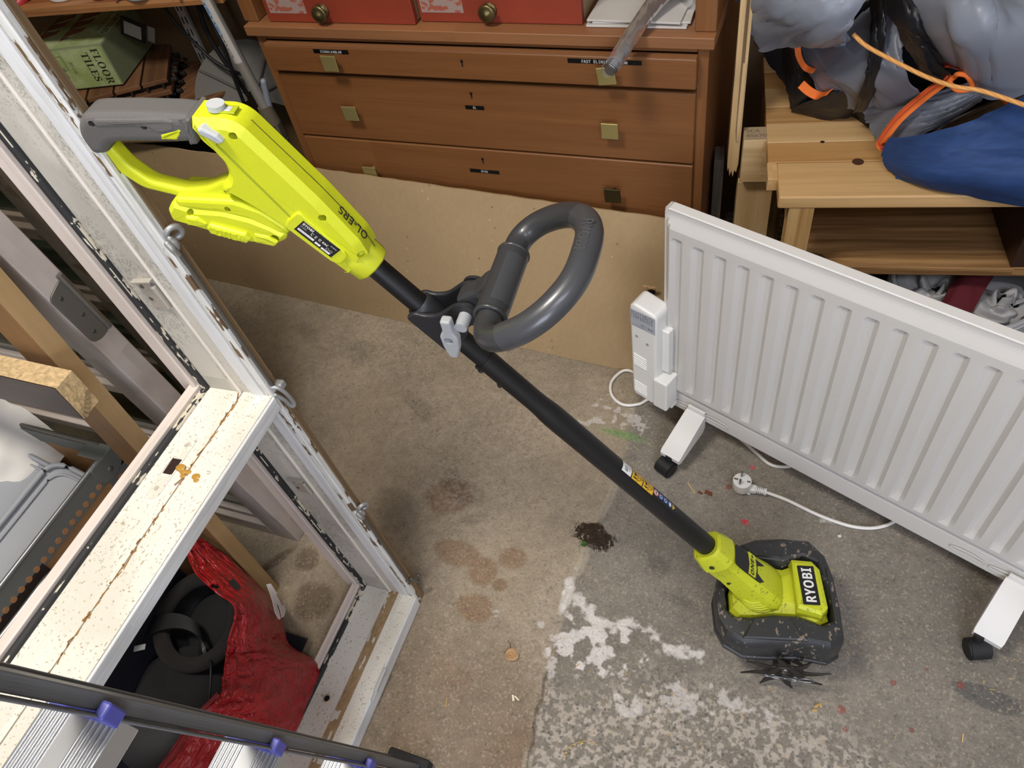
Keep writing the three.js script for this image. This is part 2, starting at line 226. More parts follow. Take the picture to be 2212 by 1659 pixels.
    for (const s of [[-0.049, -0.89, 0.0065], [0.201, -0.501, 0.007], [0.279, -0.571, 0.005], [0.382, -0.597, 0.006], [0.31, -0.5, 0.004], [0.21, -0.47, 0.004], [0.33, -0.61, 0.003]]) to([0.22, 0.06, 0.045], 0.75 * sst(1.1, 0.9, blob(x, z, s[0], s[1], s[2], s[2]) + 0.3 * (g2 - 0.5)));
    to([0.035, 0.024, 0.016], 0.75 * sst(1.05, 0.75, blob(x, z, -0.288, -0.708, 0.042, 0.026, 0.2) + 1.3 * (n3 - 0.5)));
    for (const s of [[-0.93, -0.475, 0.05, 0.012, -1.0], [-0.86, -0.5, 0.03, 0.03, 0], [-0.8, -0.42, 0.05, 0.04, 0]]) to([0.09, 0.055, 0.03], 0.6 * sst(1.15, 0.6, blob(x, z, ...s) + 1.1 * (n2 - 0.5)));
    // grain
    mul(0.84 + 0.32 * n3); mul(0.87 + 0.26 * g); const gk = fbm(x * 300, z * 300, 2); if (gk > 0.72) to([0.5, 0.43, 0.32], 0.35); if (gk < 0.24) mul(0.72);
    return c;
  });
  const g = new THREE.BoxGeometry(5.4, 0.1, 5.0).toNonIndexed(); g.translate(0, -0.05, 0); const P = g.attributes.position, uv = g.attributes.uv; for (let i = 0; i < P.count; i++) uv.setXY(i, (P.getX(i) - X0) / XW, (P.getZ(i) - Z0) / ZW);
  struct('floor', g, std({ map, roughness: 0.86, bumpMap: pores, bumpScale: 0.0022 }));
  const wallM = std({ map: tex(256, 256, (u, v) => { const k = 0.8 + 0.3 * fbm(u * 5, v * 5, 4) + 0.08 * (fbm(u * 80, v * 80, 2) - 0.5); return [0.19 * k, 0.115 * k, 0.052 * k]; }, 1, 1), roughness: 0.7 });
  const plast = mat('#b9b2a6', 0.9);
  const bwall = box(5.6, 2.6, 0.1, 0, 1.25, 0, { r: 0, uv: 'x' }); bwall.rotateY(0.16057); const c = bw(0, 0, -0.67); bwall.translate(c[0], 0, c[2]);
  struct('wall_back', bwall, wallM);
  struct('wall_left', box(0.1, 2.6, 5.0, -2.55, 1.25, 0, { r: 0, uv: 'y' }), mat('#8b8377', 0.9));
  struct('wall_right', box(0.1, 2.6, 5.0, 2.55, 1.25, 0, { r: 0 }), plast);
  struct('wall_front', box(5.2, 2.6, 0.1, 0, 1.25, 2.45, { r: 0 }), plast);
  struct('ceiling', box(5.4, 0.1, 5.0, 0, 2.55, 0, { r: 0 }), mat('#cfcac0', 0.9));
  { const t = new THREE.Group(); t.name = 'window_1'; t.userData.kind = 'structure'; scene.add(t); const wf = mat('#e2e2de', 0.5); part('window_frame', [box(1.6, 0.05, 0.05, 0.9, 2.125, 2.385), box(1.6, 0.05, 0.05, 0.9, 0.875, 2.385), box(0.05, 1.3, 0.05, 0.125, 1.5, 2.385), box(0.05, 1.3, 0.05, 1.675, 1.5, 2.385)], wf, t); part('window_pane', box(1.5, 1.2, 0.01, 0.9, 1.5, 2.39, { r: 0 }), std({ color: '#ffffff', emissive: 0xe2ebff, emissiveIntensity: 2.5, roughness: 0.3 }), t); }
  for (const L of [LAMP_A, LAMP_B]) {
    const t = thing('ceiling_lamp', L === LAMP_A ? 'small warm white ceiling lamp above the window frame, out of the picture' : 'large cool white ceiling panel lamp behind the viewer, out of the picture', 'lamp', [L.x, 2.5, L.z]);
    part('housing', box(L.w + 0.05, 0.05, L.h + 0.05, 0, -0.025, 0, { r: 0.006 }), mat('#e4e4e4', 0.5), t);
    part('diffuser', box(L.w, 0.012, L.h, 0, -0.055, 0, { r: 0.003 }), std({ color: '#ffffff', emissive: L.c, emissiveIntensity: 3, roughness: 0.5 }), t);
  }
}
// ---------------------------------------------------------------- brown chest of drawers
{
  const c = thing('drawer_chest', 'wide brown painted chest of drawers with square brass pulls behind the cardboard sheet', 'chest of drawers', [-0.672, 0, -1.3]);
  part('top_board', box(0.966, 0.021, 0.46, 0, 0.7395, -0.215, { r: 0.002, uv: 'x' }), M.cabEdge, c);
  part('side_panel', box(0.02, 0.728, 0.43, -0.463, 0.364, -0.215, { uv: 'y' }), M.cab, c); part('side_panel', box(0.02, 0.728, 0.43, 0.463, 0.364, -0.215, { uv: 'y' }), M.cab, c);
  part('rail', box(0.906, 0.012, 0.03, 0, 0.722, -0.015, { uv: 'x' }), M.cab, c);
  part('back_panel', box(0.93, 0.72, 0.012, 0, 0.36, -0.424, { uv: 'x' }), M.cab, c);
  part('plinth', box(0.906, 0.05, 0.03, 0, 0.025, -0.02, { uv: 'x' }), M.cab, c);
  const tape = (txt, w, h, fs) => std({ map: canvasTex(512, Math.round(512 * h / w), (g, W, H) => { g.fillStyle = '#0c0c0d'; g.fillRect(0, 0, W, H); g.fillStyle = '#c9c9c6'; g.font = `bold ${fs}px monospace`; g.textAlign = 'center'; g.textBaseline = 'middle'; g.fillText(txt, W / 2, H / 2 + 2); }), roughness: 0.3 });
  const plane = (w, h, x, y, z) => { const g = box(w, h, 0.0007, x, y, z, { r: 0 }); return g; };
  const handle = (d, x, y, z, rot, m = M.brass) => { const h = part('pull', [box(0.034, 0.034, 0.004, 0, 0, 0.019, { r: 0.0012, rot: [0.03, 0, rot] }).translate(x, y, z), cyl([x, y, z], [x, y, z + 0.018], 0.006, 0.006, 12)], m, d); return h; };
  const keyhole = (d, x, y, z) => part('keyhole', [cyl([x, y + 0.003, z - 0.004], [x, y + 0.003, z + 0.0006], 0.0032, 0.0032, 12), box(0.0028, 0.011, 0.0046, x, y - 0.003, z - 0.0017, { r: 0 })], M.dark, d);
  const front = (name, x0, x1, y0, y1, zf, deep) => { const f = part(name, [box(x1 - x0, y1 - y0, 0.02, (x0 + x1) / 2, (y0 + y1) / 2, zf - 0.01, { r: 0.0035, seg: 2, uv: 'x', off: [y0, y1] }), box(x1 - x0 - 0.04, y1 - y0 - 0.03, 0.36, (x0 + x1) / 2, (y0 + y1) / 2 - 0.006, zf - 0.2, { r: 0, uv: 'x' })], M.cab, c); return f; };
  const d1 = front('drawer', -0.4475, 0.456, 0.656, 0.714, 0.02);
  part('worn_top_edge', box(0.9, 0.0012, 0.0175, 0.004, 0.7146, 0.0105, { r: 0 }), M.cabEdge, d1);
  handle(d1, -0.283, 0.689, 0.02, -0.02); handle(d1, 0.298, 0.688, 0.02, 0.13); keyhole(d1, 0.006, 0.692, 0.02);
  part('label_tape', plane(0.083, 0.0088, -0.2845, 0.7045, 0.0202), tape('SIGNALKABLAR', 0.083, 0.0088, 44), d1, 'black embossed tape reading SIGNALKABLAR');
  part('label_tape', plane(0.138, 0.009, 0.29, 0.7045, 0.0202), tape('FAST ELINSTALLATION', 0.138, 0.009, 28), d1, 'black embossed tape reading FAST ELINSTALLATION');
  const d2 = front('drawer', -0.4475, 0.454, 0.492, 0.643, 0.008);
  handle(d2, -0.283, 0.568, 0.008, 0.02); handle(d2, 0.2955, 0.567, 0.008, 0); keyhole(d2, 0.006, 0.617, 0.008);
  part('label_tape', plane(0.042, 0.0088, 0.008, 0.5885, 0.0082), tape('EL', 0.042, 0.0088, 80), d2, 'black embossed tape reading EL');
  const d3 = front('drawer', -0.4475, 0.454, 0.276, 0.488, 0.008);
  handle(d3, -0.283, 0.414, 0.008, 0); handle(d3, 0.294, 0.414, 0.008, 0.02, std({ color: '#4a4228', metalness: 0.85, roughness: 0.3 })); keyhole(d3, 0.002, 0.462, 0.008);
  part('label_tape', plane(0.07, 0.009, 0.001, 0.433, 0.0082), tape('BYGG', 0.07, 0.009, 50), d3, 'black embossed tape reading BYGG');
  front('drawer', -0.4475, 0.454, 0.055, 0.272, 0.008);
  // uprights of the shelf that stands on the chest
  const post = (x, label, w) => { const p = thing('shelf_upright', label, 'upright', [x, 0.75, -1.3]); part('board', box(w, 0.5, 0.32, 0, 0.25, -0.165, { r: 0.003, uv: 'y' }), M.cab, p); return p; };
  post(-0.2085, 'brown painted upright standing on the right end of the chest top', 0.037); post(-1.145, 'brown painted upright standing on the left end of the chest top', 0.036);
  // red drawers on the chest
  const redM = std({ map: tex(256, 128, (u, v) => { const k = 0.75 + 0.5 * fbm(u * 4, v * 3, 4), s = vn(u * 200, v * 90) > 0.93 ? 0.8 : 1; return [0.24 * k * s, 0.037 * k * s, 0.016 * k * s]; }, 2, 5), roughness: 0.5 });
  const woodIn = mat('#9a7f5c', 0.7), pap = std({ map: tex(128, 64, (u, v) => { const n = fbm(u * 7, v * 6, 4); return n > 0.6 ? [0.32, 0.085, 0.05] : [0.31, 0.22, 0.19]; }), roughness: 0.7 });
  const rd = (x0, x1, zf, kx, px, label) => { const w = x1 - x0, d = thing('red_storage_box', label, 'box', [(x0 + x1) / 2, 0.7505, zf]);
    part('front_board', box(w, 0.15, 0.016, 0, 0.075, -0.008, { r: 0.0025, uv: 'x' }), redM, d);
    part('side_board', [box(0.01, 0.14, 0.27, -w / 2 + 0.006, 0.072, -0.15), box(0.01, 0.14, 0.27, w / 2 - 0.006, 0.072, -0.15), box(w - 0.01, 0.008, 0.27, 0, 0.006, -0.15, { r: 0 })], woodIn, d);
    const pr = [[0.0105, 0], [0.0125, 0.0015], [0.0115, 0.003], [0.006, 0.005], [0.0055, 0.010], [0.010, 0.0125], [0.0145, 0.015], [0.0145, 0.0185], [0.0115, 0.0205], [0.0105, 0.0195], [0.0085, 0.0215], [0.006, 0.021], [0.004, 0.0245], [0, 0.0255]].map((p) => new THREE.Vector2(p[0] * 1.15, p[1]));
    const k = new THREE.LatheGeometry(pr, 28); k.rotateX(Math.PI / 2); k.translate(kx - (x0 + x1) / 2, 0.026, 0); part('knob', k, M.brassOld, d);
    part('torn_label', box(0.088, 0.05, 0.0006, px - (x0 + x1) / 2, 0.044, 0.0002, { r: 0 }), pap, d); };
  rd(-1.1, -0.761, -1.305, -0.961, -1.045, 'red painted wooden box with a brass knob on the chest, nearer the left upright');
  rd(-0.756, -0.43, -1.319, -0.607, -0.705, 'red painted wooden box with a brass knob on the chest, beside the white sheets');
  // white tiles / sheets stacked
  const sheetM = std({ map: tex(128, 128, (u, v) => { const k = 0.72 + 0.25 * fbm(u * 6, v * 6, 4); return [0.62 * k, 0.59 * k, 0.55 * k]; }), roughness: 0.6 });
  [[0, 0, 0.004, 0], [0.004, 0.007, 0.003, 0.04], [-0.002, 0.0012, 0.003, -0.03]].forEach((s, i) => solo('white_sheet', box(0.18 - i * 0.006, 0.0035, 0.2, -0.332 + s[0], 0.7525 + i * 0.0042, -1.413 - s[1], { r: 0.0006, rot: [0, s[3], 0], uv: 'x' }), sheetM, ['lowest sheet of the white stack under the chrome spout', 'middle sheet of the white stack under the chrome spout', 'topmost sheet of the white stack under the chrome spout'][i], 'sheet', 'white sheets stacked on the chest'));
}
// chrome tap spout lying over the edge
{
  const t = thing('tap_spout', 'chrome kitchen tap spout lying over the right front edge of the chest', 'tap', [-0.30, 0.762, -1.34]);
  const pts = [[-0.042, -0.018, 0.135], [-0.03, -0.004, 0.09], [-0.016, 0.010, 0.042], [-0.002, 0.021, 0], [0.014, 0.028, -0.035], [0.04, 0.03, -0.06], [0.075, 0.028, -0.07]];
  const cv = new THREE.CatmullRomCurve3(pts.map((p) => V(...p))), rings = [];
  for (let i = 0; i <= 30; i++) { const q = cv.getPoint(i / 30), tg = cv.getTangent(i / 30), B = basis(tg, V(0, 1, 0)), r = i < 1 ? 0.0125 : mix(0.014, 0.019, sst(0.2, 1, i / 30)); const ring = []; for (let k = 0; k < 20; k++) { const a = k / 20 * Math.PI * 2; ring.push(V(0, Math.sin(a) * r, Math.cos(a) * r).applyMatrix4(B).add(q).toArray()); } rings.push(ring); }
  part('spout', loft(rings, { capA: true, capB: true, crease: 1 }), M.chrome, t);
  const d = V(-0.042, -0.018, 0.135), dir = V(-0.012, -0.014, 0.045).normalize(), th = []; for (let i = 0; i < 4; i++) { const c = d.clone().addScaledVector(dir, 0.003 + i * 0.0035); const g = new THREE.TorusGeometry(0.0098, 0.0016, 8, 24); g.applyQuaternion(new THREE.Quaternion().setFromUnitVectors(V(0, 0, 1), dir)); g.translate(...c.toArray()); th.push(g); }
  th.push(cyl(d.toArray(), d.clone().addScaledVector(dir, 0.018).toArray(), 0.0095)); part('thread', th, M.steel, t);
  part('mount', [cyl([0.06, -0.004, -0.05], [0.06, 0.02, -0.05], 0.026, 0.024), cyl([0.06, 0.02, -0.05], [0.06, 0.03, -0.05], 0.018, 0.014)], M.chrome, t);
  part('plastic_wrap', sheet(14, 8, (u, v) => { const a = u * 5.2, r = 0.0135 + 0.004 * vn(u * 9, v * 5); const c = d.clone().addScaledVector(dir, 0.0 + 0.016 * v); return [c.x + Math.cos(a) * r, c.y + Math.sin(a) * r * 0.9, c.z + 0.006 * (vn(u * 11, v * 7 + 3) - 0.5)]; }), phy({ color: '#eeeeee', transmission: 0.92, thickness: 0, roughness: 0.12, ior: 1.3 }), t);
}
// ---------------------------------------------------------------- cardboard sheet
{
  const t = thing('cardboard_sheet', 'large flat brown cardboard sheet leaning against the front of the chest', 'cardboard', [0, 0, 0]);
  const bot = (u) => [mix(-1.72, -0.30, u), 0.001, mix(-1.243, -1.148, u)], top = (u) => [mix(-1.70, -0.147, u), mix(0.452, 0.372, u) - 0.012 * sst(0.93, 1, u) + 0.0025 * (vn(u * 60, 3) - 0.5), -1.262];
  const cbT = std({ map: tex(512, 512, (u, v, i, j) => { const k = 0.86 + 0.16 * fbm(u * 6, v * 6, 4) + 0.10 * (fbm(u * 160, v * 90, 2) - 0.5); const f = 1 - 0.05 * (Math.sin(u * 1600) > 0.6 ? 1 : 0) * sst(0.25, 0.05, v); let s = h2(i >> 1, j >> 1) > 0.9993 ? 0.45 : h2(i >> 1, (j >> 1) + 9) > 0.9992 ? 1.5 : 1; return [0.41 * k * f * s, 0.285 * k * f * s, 0.148 * k * f * s]; }, 1, 1), roughness: 0.82 });
  part('panel', sheet(120, 24, (u, v) => { const a = bot(u), b = top(u), bend = 0.008 * Math.sin(v * Math.PI) * (0.4 + 0.6 * fbm(u * 3, 1, 2)); let x = mix(a[0], b[0], v), y = mix(a[1], b[1], v), z = mix(a[2], b[2], v) + bend; if (u > 0.9 && v > 0.85) { const k = sst(0.9, 1, u) * sst(0.85, 1, v); z += 0.02 * k * (vn(u * 40, v * 20) - 0.2); y -= 0.012 * k * vn(u * 30, v * 9); } return [x, y, z]; }, { th: 0.005, uvs: [1.5, 0.45] }), cbT, t);
  // torn hole with a curled flap, and crushed corner ply
  part('torn_flap', sheet(10, 8, (u, v) => { const a = (u - 0.5) * 2.6; return [-0.284 + 0.016 * Math.sin(a) * (0.4 + 0.6 * v), 0.232 + 0.012 * v + 0.004 * vn(u * 6, v * 4), -1.206 + 0.012 * Math.sin(v * 2.4) + 0.004 * vn(u * 8, v * 5)]; }, { th: 0.0008 }), mat('#b08d62', 0.8), t);
  part('torn_hole', sheet(8, 4, (u, v) => { const a = u * Math.PI * 2, r = 0.0065 * v * (0.7 + 0.6 * vn(u * 7, 2)); return [-0.282 + 1.5 * r * Math.cos(a), 0.221 + r * Math.sin(a), -1.2022]; }, { th: 0.0005 }), mat('#1c1209', 0.9), t);
  part('crushed_corner', sheet(16, 10, (u, v) => [mix(-0.24, -0.137, u), 0.376 - 0.03 * v * (0.4 + 0.9 * vn(u * 9, 4)) + 0.006 * vn(u * 14, 1), -1.276 + 0.012 * vn(u * 12, v * 6)], { th: 0.0012 }), mat('#a58456', 0.85), t);
}
// ---------------------------------------------------------------- pine bench
{
  const t = thing('wooden_bench', 'low varnished pine bench of glued boards with a shelf below, under the grey bag', 'bench', [BENCH_A.x, 0, BENCH_A.z], 0.16057);
  // tabletop boards (local x along the bench, z towards the viewer)
  const Y = 0.513, joints = [0, -0.103, -0.165, -0.228, -0.286, -0.352, -0.418, -0.481];
  for (let i = 0; i < 7; i++) { const z0 = joints[i + 1], z1 = joints[i], x0 = i === 0 ? 0 : -0.016; const g = [box(1.25 - x0 - 0.001, 0.026, z1 - z0 - (i ? 0.0006 : 0.052), (x0 + 1.25) / 2, Y, i ? (z0 + z1) / 2 : (z0 - 0.052) / 2, { r: 0.0015, uv: 'x', off: [i * 0.37, i * 0.11] })];
    if (i === 0) { g[0] = box(1.25, 0.026, 0.1025, 0.625, Y, -0.05125, { r: 0.004, seg: 3, uv: 'x', off: [0.13, 0.2] }); g.push(box(0.018, 0.026, 0.05, -0.0085, Y, -0.078, { r: 0.0012, uv: 'x' })); }
    part('board', g, M.pine[i % 4], t); }
  part('knot', [cyl([0.139, Y + 0.0129, -0.1], [0.139, Y + 0.0134, -0.1], 0.010, 0.010, 18).scale(1, 1, 1)], mat('#4a2c17', 0.6), t, 'dark split knot in the front board');
  part('knot', [cyl([0.083, Y + 0.0129, -0.164], [0.083, Y + 0.0132, -0.164], 0.0042, 0.004, 14)], mat('#2a1c11', 0.6), t, 'small open dark knot');
  const leg = (x, z, m) => part('leg', box(0.043, 0.5, 0.043, x, 0.25, z, { r: 0.0015, uv: 'y', off: [x, z] }), m, t);
  leg(0.042, -0.024, M.pineLam); leg(0.042, -0.45, M.pineLam); leg(1.18, -0.024, M.pineLam); leg(1.18, -0.45, M.pineLam); 
  part('shelf_board', box(1.2, 0.02, 0.24, 0.645, 0.311, -0.168, { r: 0.002, uv: 'x', off: [0.2, 0.1] }), M.spruce, t);
  part('shelf_board', box(1.2, 0.02, 0.17, 0.645, 0.311, -0.376, { r: 0.002, uv: 'x', off: [0.7, 0.3] }), M.spruce, t);
  part('bracket', box(0.028, 0.19, 0.3, 0.452, 0.4165, -0.2, { r: 0.002, uv: 'z' }), mat('#3a2316', 0.6), t, 'dark brown cross support between shelf and top');
}
// studs and offcuts between chest and bench
{
  const P = (u, y, w) => bw(u, y, w);
  const st = (name, label, w, h, d, u, y, wz, m, uvax = 'y') => { const g = box(w, h, d, 0, 0, 0, { r: 0.0012, uv: uvax, off: [u * 3, y] }); g.rotateY(0.16057); const p = P(u, y, wz); return solo(name, g, m, label, 'timber', null, p); };
  st('timber_stud', 'tall pale pine stud standing between chest and bench', 0.07, 0.41, 0.045, -0.025, 0.205, -0.2225, M.pineRaw);
  const blk = thing('timber_block', 'short pine block with a printed stamp on its end, fixed before the pale stud', 'timber', P(-0.021, 0.426, -0.2)); blk.rotation.y = 0.16057;
  part('body', box(0.074, 0.098, 0.043, 0, 0.049, 0, { r: 0.0015, uv: 'x' }), M.pineRaw, blk);
  const stampT = canvasTex(256, 160, (g, W, H) => { g.fillStyle = '#a08a6c'; g.fillRect(0, 0, W, H); for (let i = 0; i < 400; i++) { g.fillStyle = `rgba(90,70,50,${0.05 + 0.12 * h2(i, 3)})`; g.fillRect(h2(i, 1) * W, h2(i, 2) * H, 3, 2); } g.fillStyle = 'rgba(60,50,45,0.75)'; g.font = '52px sans-serif'; g.fillText('SCA', 14, 66); g.font = '50px sans-serif'; g.fillText('45x70', 14, 126); });
  const stamp = new THREE.BoxGeometry(0.073, 0.0006, 0.042); stamp.translate(0, 0.0983, 0); part('stamped_end', stamp, std({ map: stampT, roughness: 0.8 }), blk, 'grey sawn end stamped SCA 45x70');
  part('nail', [cyl([0.023, 0.03, 0.0215], [0.023, 0.03, 0.0222], 0.003, 0.003, 10), box(0.001, 0.016, 0.0006, 0.014, 0.03, 0.0217, { r: 0, rot: [0, 0, -0.3] })], mat('#3a3028', 0.6), blk);
  // splintered plank
  const pk = thing('splintered_plank', 'tall thin plank with a splintered lower end beside the chest', 'plank', P(-0.073, 0.43, -0.2)); pk.rotation.y = 0.16057;
  const prof = [[-0.011, 0.72], [-0.011, 0.02], [-0.0095, 0.008], [-0.008, 0.016], [-0.005, -0.004], [-0.002, 0.009], [0.001, -0.006], [0.004, 0.01], [0.0075, 0.004], [0.009, 0.016], [0.0105, 0.024], [0.0105, 0.72]];
  part('plank', muv(extr(prof, 0.09, { bevel: 0.0008, seg: 1 }).translate(0, 0, -0.045), 'y'), M.pineRaw, pk);
  part('split_core', muv(extr([[0.000, 0.70], [-0.001, 0.3], [-0.0005, 0.10], [0.002, 0.075], [0.0045, 0.1], [0.0045, 0.4], [0.004, 0.70]], 0.002, { bevel: 0.0004, seg: 1 }).translate(0, 0, 0.0008), 'y'), std({ map: woodTex(lin('#8d7350'), lin('#4c3a26'), { sd: 88, knots: 0 }), roughness: 0.9 }), pk, 'dark torn grain along the edge');
  part('torn_grain', muv(extr([[0.002, 0.24], [0.001, 0.12], [0.003, 0.075], [0.006, 0.08], [0.0085, 0.13], [0.0085, 0.24]], 0.0025, { bevel: 0.0006, seg: 1 }).translate(0, 0, 0.001), 'y'), M.pineRaw, pk);
  st('grey_batten', 'thin grey weathered batten standing behind the splintered plank', 0.02, 0.44, 0.05, -0.099, 0.22, -0.26, std({ map: woodTex(lin('#7c7466'), lin('#564f44'), { sd: 31, knots: 0 }), roughness: 0.85 }));
  st('pine_offcut', 'small pale pine offcut leaning upright behind the bench corner', 0.034, 0.16, 0.02, 0.015, 0.58, -0.497, M.pineRaw);
  st('support_stud', 'rear pine stud behind the bench carrying the small offcut', 0.05, 0.5, 0.03, 0.02, 0.25, -0.515, M.pineRaw);
}
// ---------------------------------------------------------------- white panel heater on castors
{
  // local x along the panel, y up, z out of its front face
  const t = thing('panel_heater', 'white ribbed oil-filled panel heater on two castor feet, right of the garden tiller', 'heater', [-0.1227, 0, -0.9853], -0.38223);
  const W = phy({ color: '#c6c3be', roughness: 0.3, clearcoat: 0.25, clearcoatRoughness: 0.2 }), Wm = mat('#dcdad6', 0.45), Wp = mat('#e3e2de', 0.4), blk = mat('#141416', 0.6);
  const x0 = -0.107, x1 = 0.83, y0 = 0.078, y1 = 0.588;
  // pressed front: channels sunk between y 0.155 and 0.542, border bevel, lower flange
  const ch = []; for (let k = 0; k < 22; k++) ch.push([-0.0895 + 0.0424 * k, -0.0645 + 0.0424 * k]);
  const D = 0.0075, xs = new Set([x0, x0 + 0.004, x0 + 0.010, x0 + 0.016, x1 - 0.016, x1 - 0.01, x1]); for (const [a, b] of ch) if (b < x1 - 0.02) for (const q of [a, a + 0.0075, b - 0.0085, b, (a + b) / 2]) xs.add(q);
  const X = [...xs].sort((a, b) => a - b), Yv = [y0, 0.084, 0.088, 0.110, 0.1135, 0.117, 0.1335, 0.1365, 0.1395, 0.147, 0.149, 0.158, 0.17, 0.3, 0.45, 0.532, 0.538, 0.5405, 0.553, 0.557, 0.5645, 0.5715, 0.575, 0.582, y1];
  const zf = (x, y) => { let e = Math.min(x - x0, x1 - x), z = 0;
    z = -0.011 + 0.011 * sst(0.003, 0.015, e);                                   // side roll
    z = Math.min(z, -0.012 + 0.012 * sst(y1 - 0.0125, y1 - 0.03, y) + (y > 0.575 ? -0.0 : 0));
    if (y < 0.147) z = Math.min(z, mix(-0.013, 0.0, sst(0.1335, 0.1395, y)) + (y < 0.1335 ? 0.003 * sst(0.117, 0.1135, y) + 0.006 * sst(0.112, 0.084, y) : 0));
    for (const [a, b] of ch) if (b < x1 - 0.02 && x > a - 1e-6 && x < b + 1e-6) { const s = Math.min(clamp((x - a) / 0.0075), clamp((b - x) / 0.0085)), v = Math.min(clamp((0.5405 - y) / 0.006), clamp((y - 0.149) / 0.016)); z -= D * Math.min(s, v); }
    return z; };
  { const pos = []; for (let i = 0; i < X.length - 1; i++) for (let j = 0; j < Yv.length - 1; j++) { const P = (a, b) => [X[a], Yv[b], zf(X[a], Yv[b])]; const A = P(i, j), B = P(i + 1, j), C = P(i + 1, j + 1), E = P(i, j + 1); pos.push(...A, ...B, ...C, ...A, ...C, ...E); }
    const rim = [[x0, y0], [x1, y0], [x1, y1], [x0, y1]]; for (let k = 0; k < 4; k++) { const a = rim[k], b = rim[(k + 1) % 4]; const z = -0.0125, A = [...a, z], B = [...b, z], C = [...b, -0.03], E = [...a, -0.03]; pos.push(...A, ...E, ...B, ...B, ...E, ...C); }
    let g = new THREE.BufferGeometry(); g.setAttribute('position', new THREE.Float32BufferAttribute(pos, 3)); g.computeVertexNormals(); g = toCreasedNormals(g, 0.42);
    const bk = box(x1 - x0, y1 - y0, 0.002, (x0 + x1) / 2, (y0 + y1) / 2, -0.03, { r: 0 }); part('pressed_panel', [g, bk], W, t); }
  part('top_edge', box(x1 - x0 - 0.012, 0.004, 0.02, (x0 + x1) / 2, y1 - 0.0005, -0.021, { r: 0.0018, seg: 2 }), Wm, t);
  part('left_corner', [extr(rounded([[x0 - 0.001, y0 + 0.01], [x0 + 0.005, y0 + 0.01], [x0 + 0.005, y1 - 0.006], [x0 + 0.014, y1 - 0.0005], [x0 + 0.004, y1 + 0.001], [x0 - 0.001, y1 - 0.006]], 0.004), 0.02, { bevel: 0.001 }).translate(0, 0, -0.0215)], W, t);
  for (const [a, b] of [[-0.071, -0.018], [-0.003, 0.05], [0.5, 0.55], [0.565, 0.62]]) part('slot', tube([[a, 0.0985, -0.0035], [(a + b) / 2, 0.103, -0.0035], [b, 0.1, -0.0035], [b + 0.002, 0.094, -0.0035], [(a + b) / 2, 0.0925, -0.0035], [a - 0.001, 0.0935, -0.0035]], 0.0011, { closed: true, n: 40, rs: 6 }), W, t);
  // control box on the left end
  const cb = part('control_box', [extr(rounded([[-0.157, 0.112], [-0.1525, 0.1], [-0.106, 0.094], [-0.0975, 0.104], [-0.096, 0.356], [-0.101, 0.3655], [-0.149, 0.3745], [-0.158, 0.366]], 0.008), 0.046, { bevel: 0.006, seg: 4 }).translate(0, 0, 0.008)], Wp, t, 'white plastic control box');
  part('side_clip', [box(0.018, 0.12, 0.018, -0.089, 0.256, 0.004, { r: 0.003, seg: 2 }), box(0.034, 0.088, 0.042, -0.086, 0.142, 0.014, { r: 0.004, seg: 3 }), box(0.012, 0.008, 0.02, -0.073, 0.095, 0.006, { r: 0.002 })], Wp, cb);
  for (const y of [0.198, 0.112]) for (let k = 0; k < 6; k++) part('vent_rib', capTube([[-0.15, y + 0.006 * k + 0.004, 0.0312], [-0.121, y + 0.006 * k + 0.0005, 0.0312]], 0.0018, { n: 2, rs: 8 }), Wp, cb);
  for (const [x, y] of [[-0.142, 0.288], [-0.117, 0.278]]) part('screw_hole', new THREE.CylinderGeometry(0.0035, 0.0035, 0.003, 16).rotateX(Math.PI / 2).translate(x, y, 0.0303), mat('#9c9a96', 0.7), cb);
  const lb = canvasTex(400, 280, (g, W2, H2) => { g.fillStyle = '#a9adb6'; g.fillRect(0, 0, W2, H2); g.fillStyle = '#2a2d33'; const rows = [[14, 30, 40], [14, 46, 62], [30, 64, 46], [56, 84, 34]]; for (let k = 0; k < 70; k++) { const y = 16 + 18 * Math.floor(k / 10), x = 14 + (k % 10) * 36; if (y > 150) break; g.fillRect(x, y, 10 + 22 * h2(k, 4), 8); } g.font = 'bold 44px sans-serif'; g.fillText('CE', 170, 228); g.fillText('IP22', 280, 238); g.font = '22px sans-serif'; g.fillText('◢▰', 120, 208); g.strokeStyle = '#2a2d33'; g.lineWidth = 3; g.strokeRect(240, 200, 18, 26); for (let k = 0; k < 10; k++) g.fillRect(20 + k * 22, 250, 14, 7); });
  part('rating_plate', new THREE.BoxGeometry(0.056, 0.044, 0.0006).translate(-0.127, 0.337, 0.0313), std({ map: lb, roughness: 0.4 }), cb, 'grey rating plate reading CE IP22');
  // feet with castors
  const th = -0.38223, toL = (x, z) => { const dx = x + 0.1227, dz = z + 0.9853; return [dx * Math.cos(th) - dz * Math.sin(th), dx * Math.sin(th) + dz * Math.cos(th)]; };
  const foot = (xc, zt, swivel) => { const f = part('foot', [loft([
      [[xc - 0.021, 0.098, -0.002], [xc + 0.021, 0.098, -0.002], [xc + 0.021, 0.062, -0.004], [xc - 0.021, 0.062, -0.004]],
      [[xc - 0.022, 0.098, 0.006], [xc + 0.022, 0.098, 0.006], [xc + 0.022, 0.05, 0.004], [xc - 0.022, 0.05, 0.004]],
      [[xc - 0.0235, 0.055, 0.092], [xc + 0.0235, 0.055, 0.092], [xc + 0.0235, 0.036, 0.088], [xc - 0.0235, 0.036, 0.088]],
      [[xc - 0.0225, 0.05, 0.0975], [xc + 0.0225, 0.05, 0.0975], [xc + 0.0225, 0.038, 0.096], [xc - 0.0225, 0.038, 0.096]]], { capA: true, capB: true, crease: 0.5 }), box(0.04, 0.03, 0.006, xc, 0.095, -0.001, { r: 0.001 })], Wm, t);
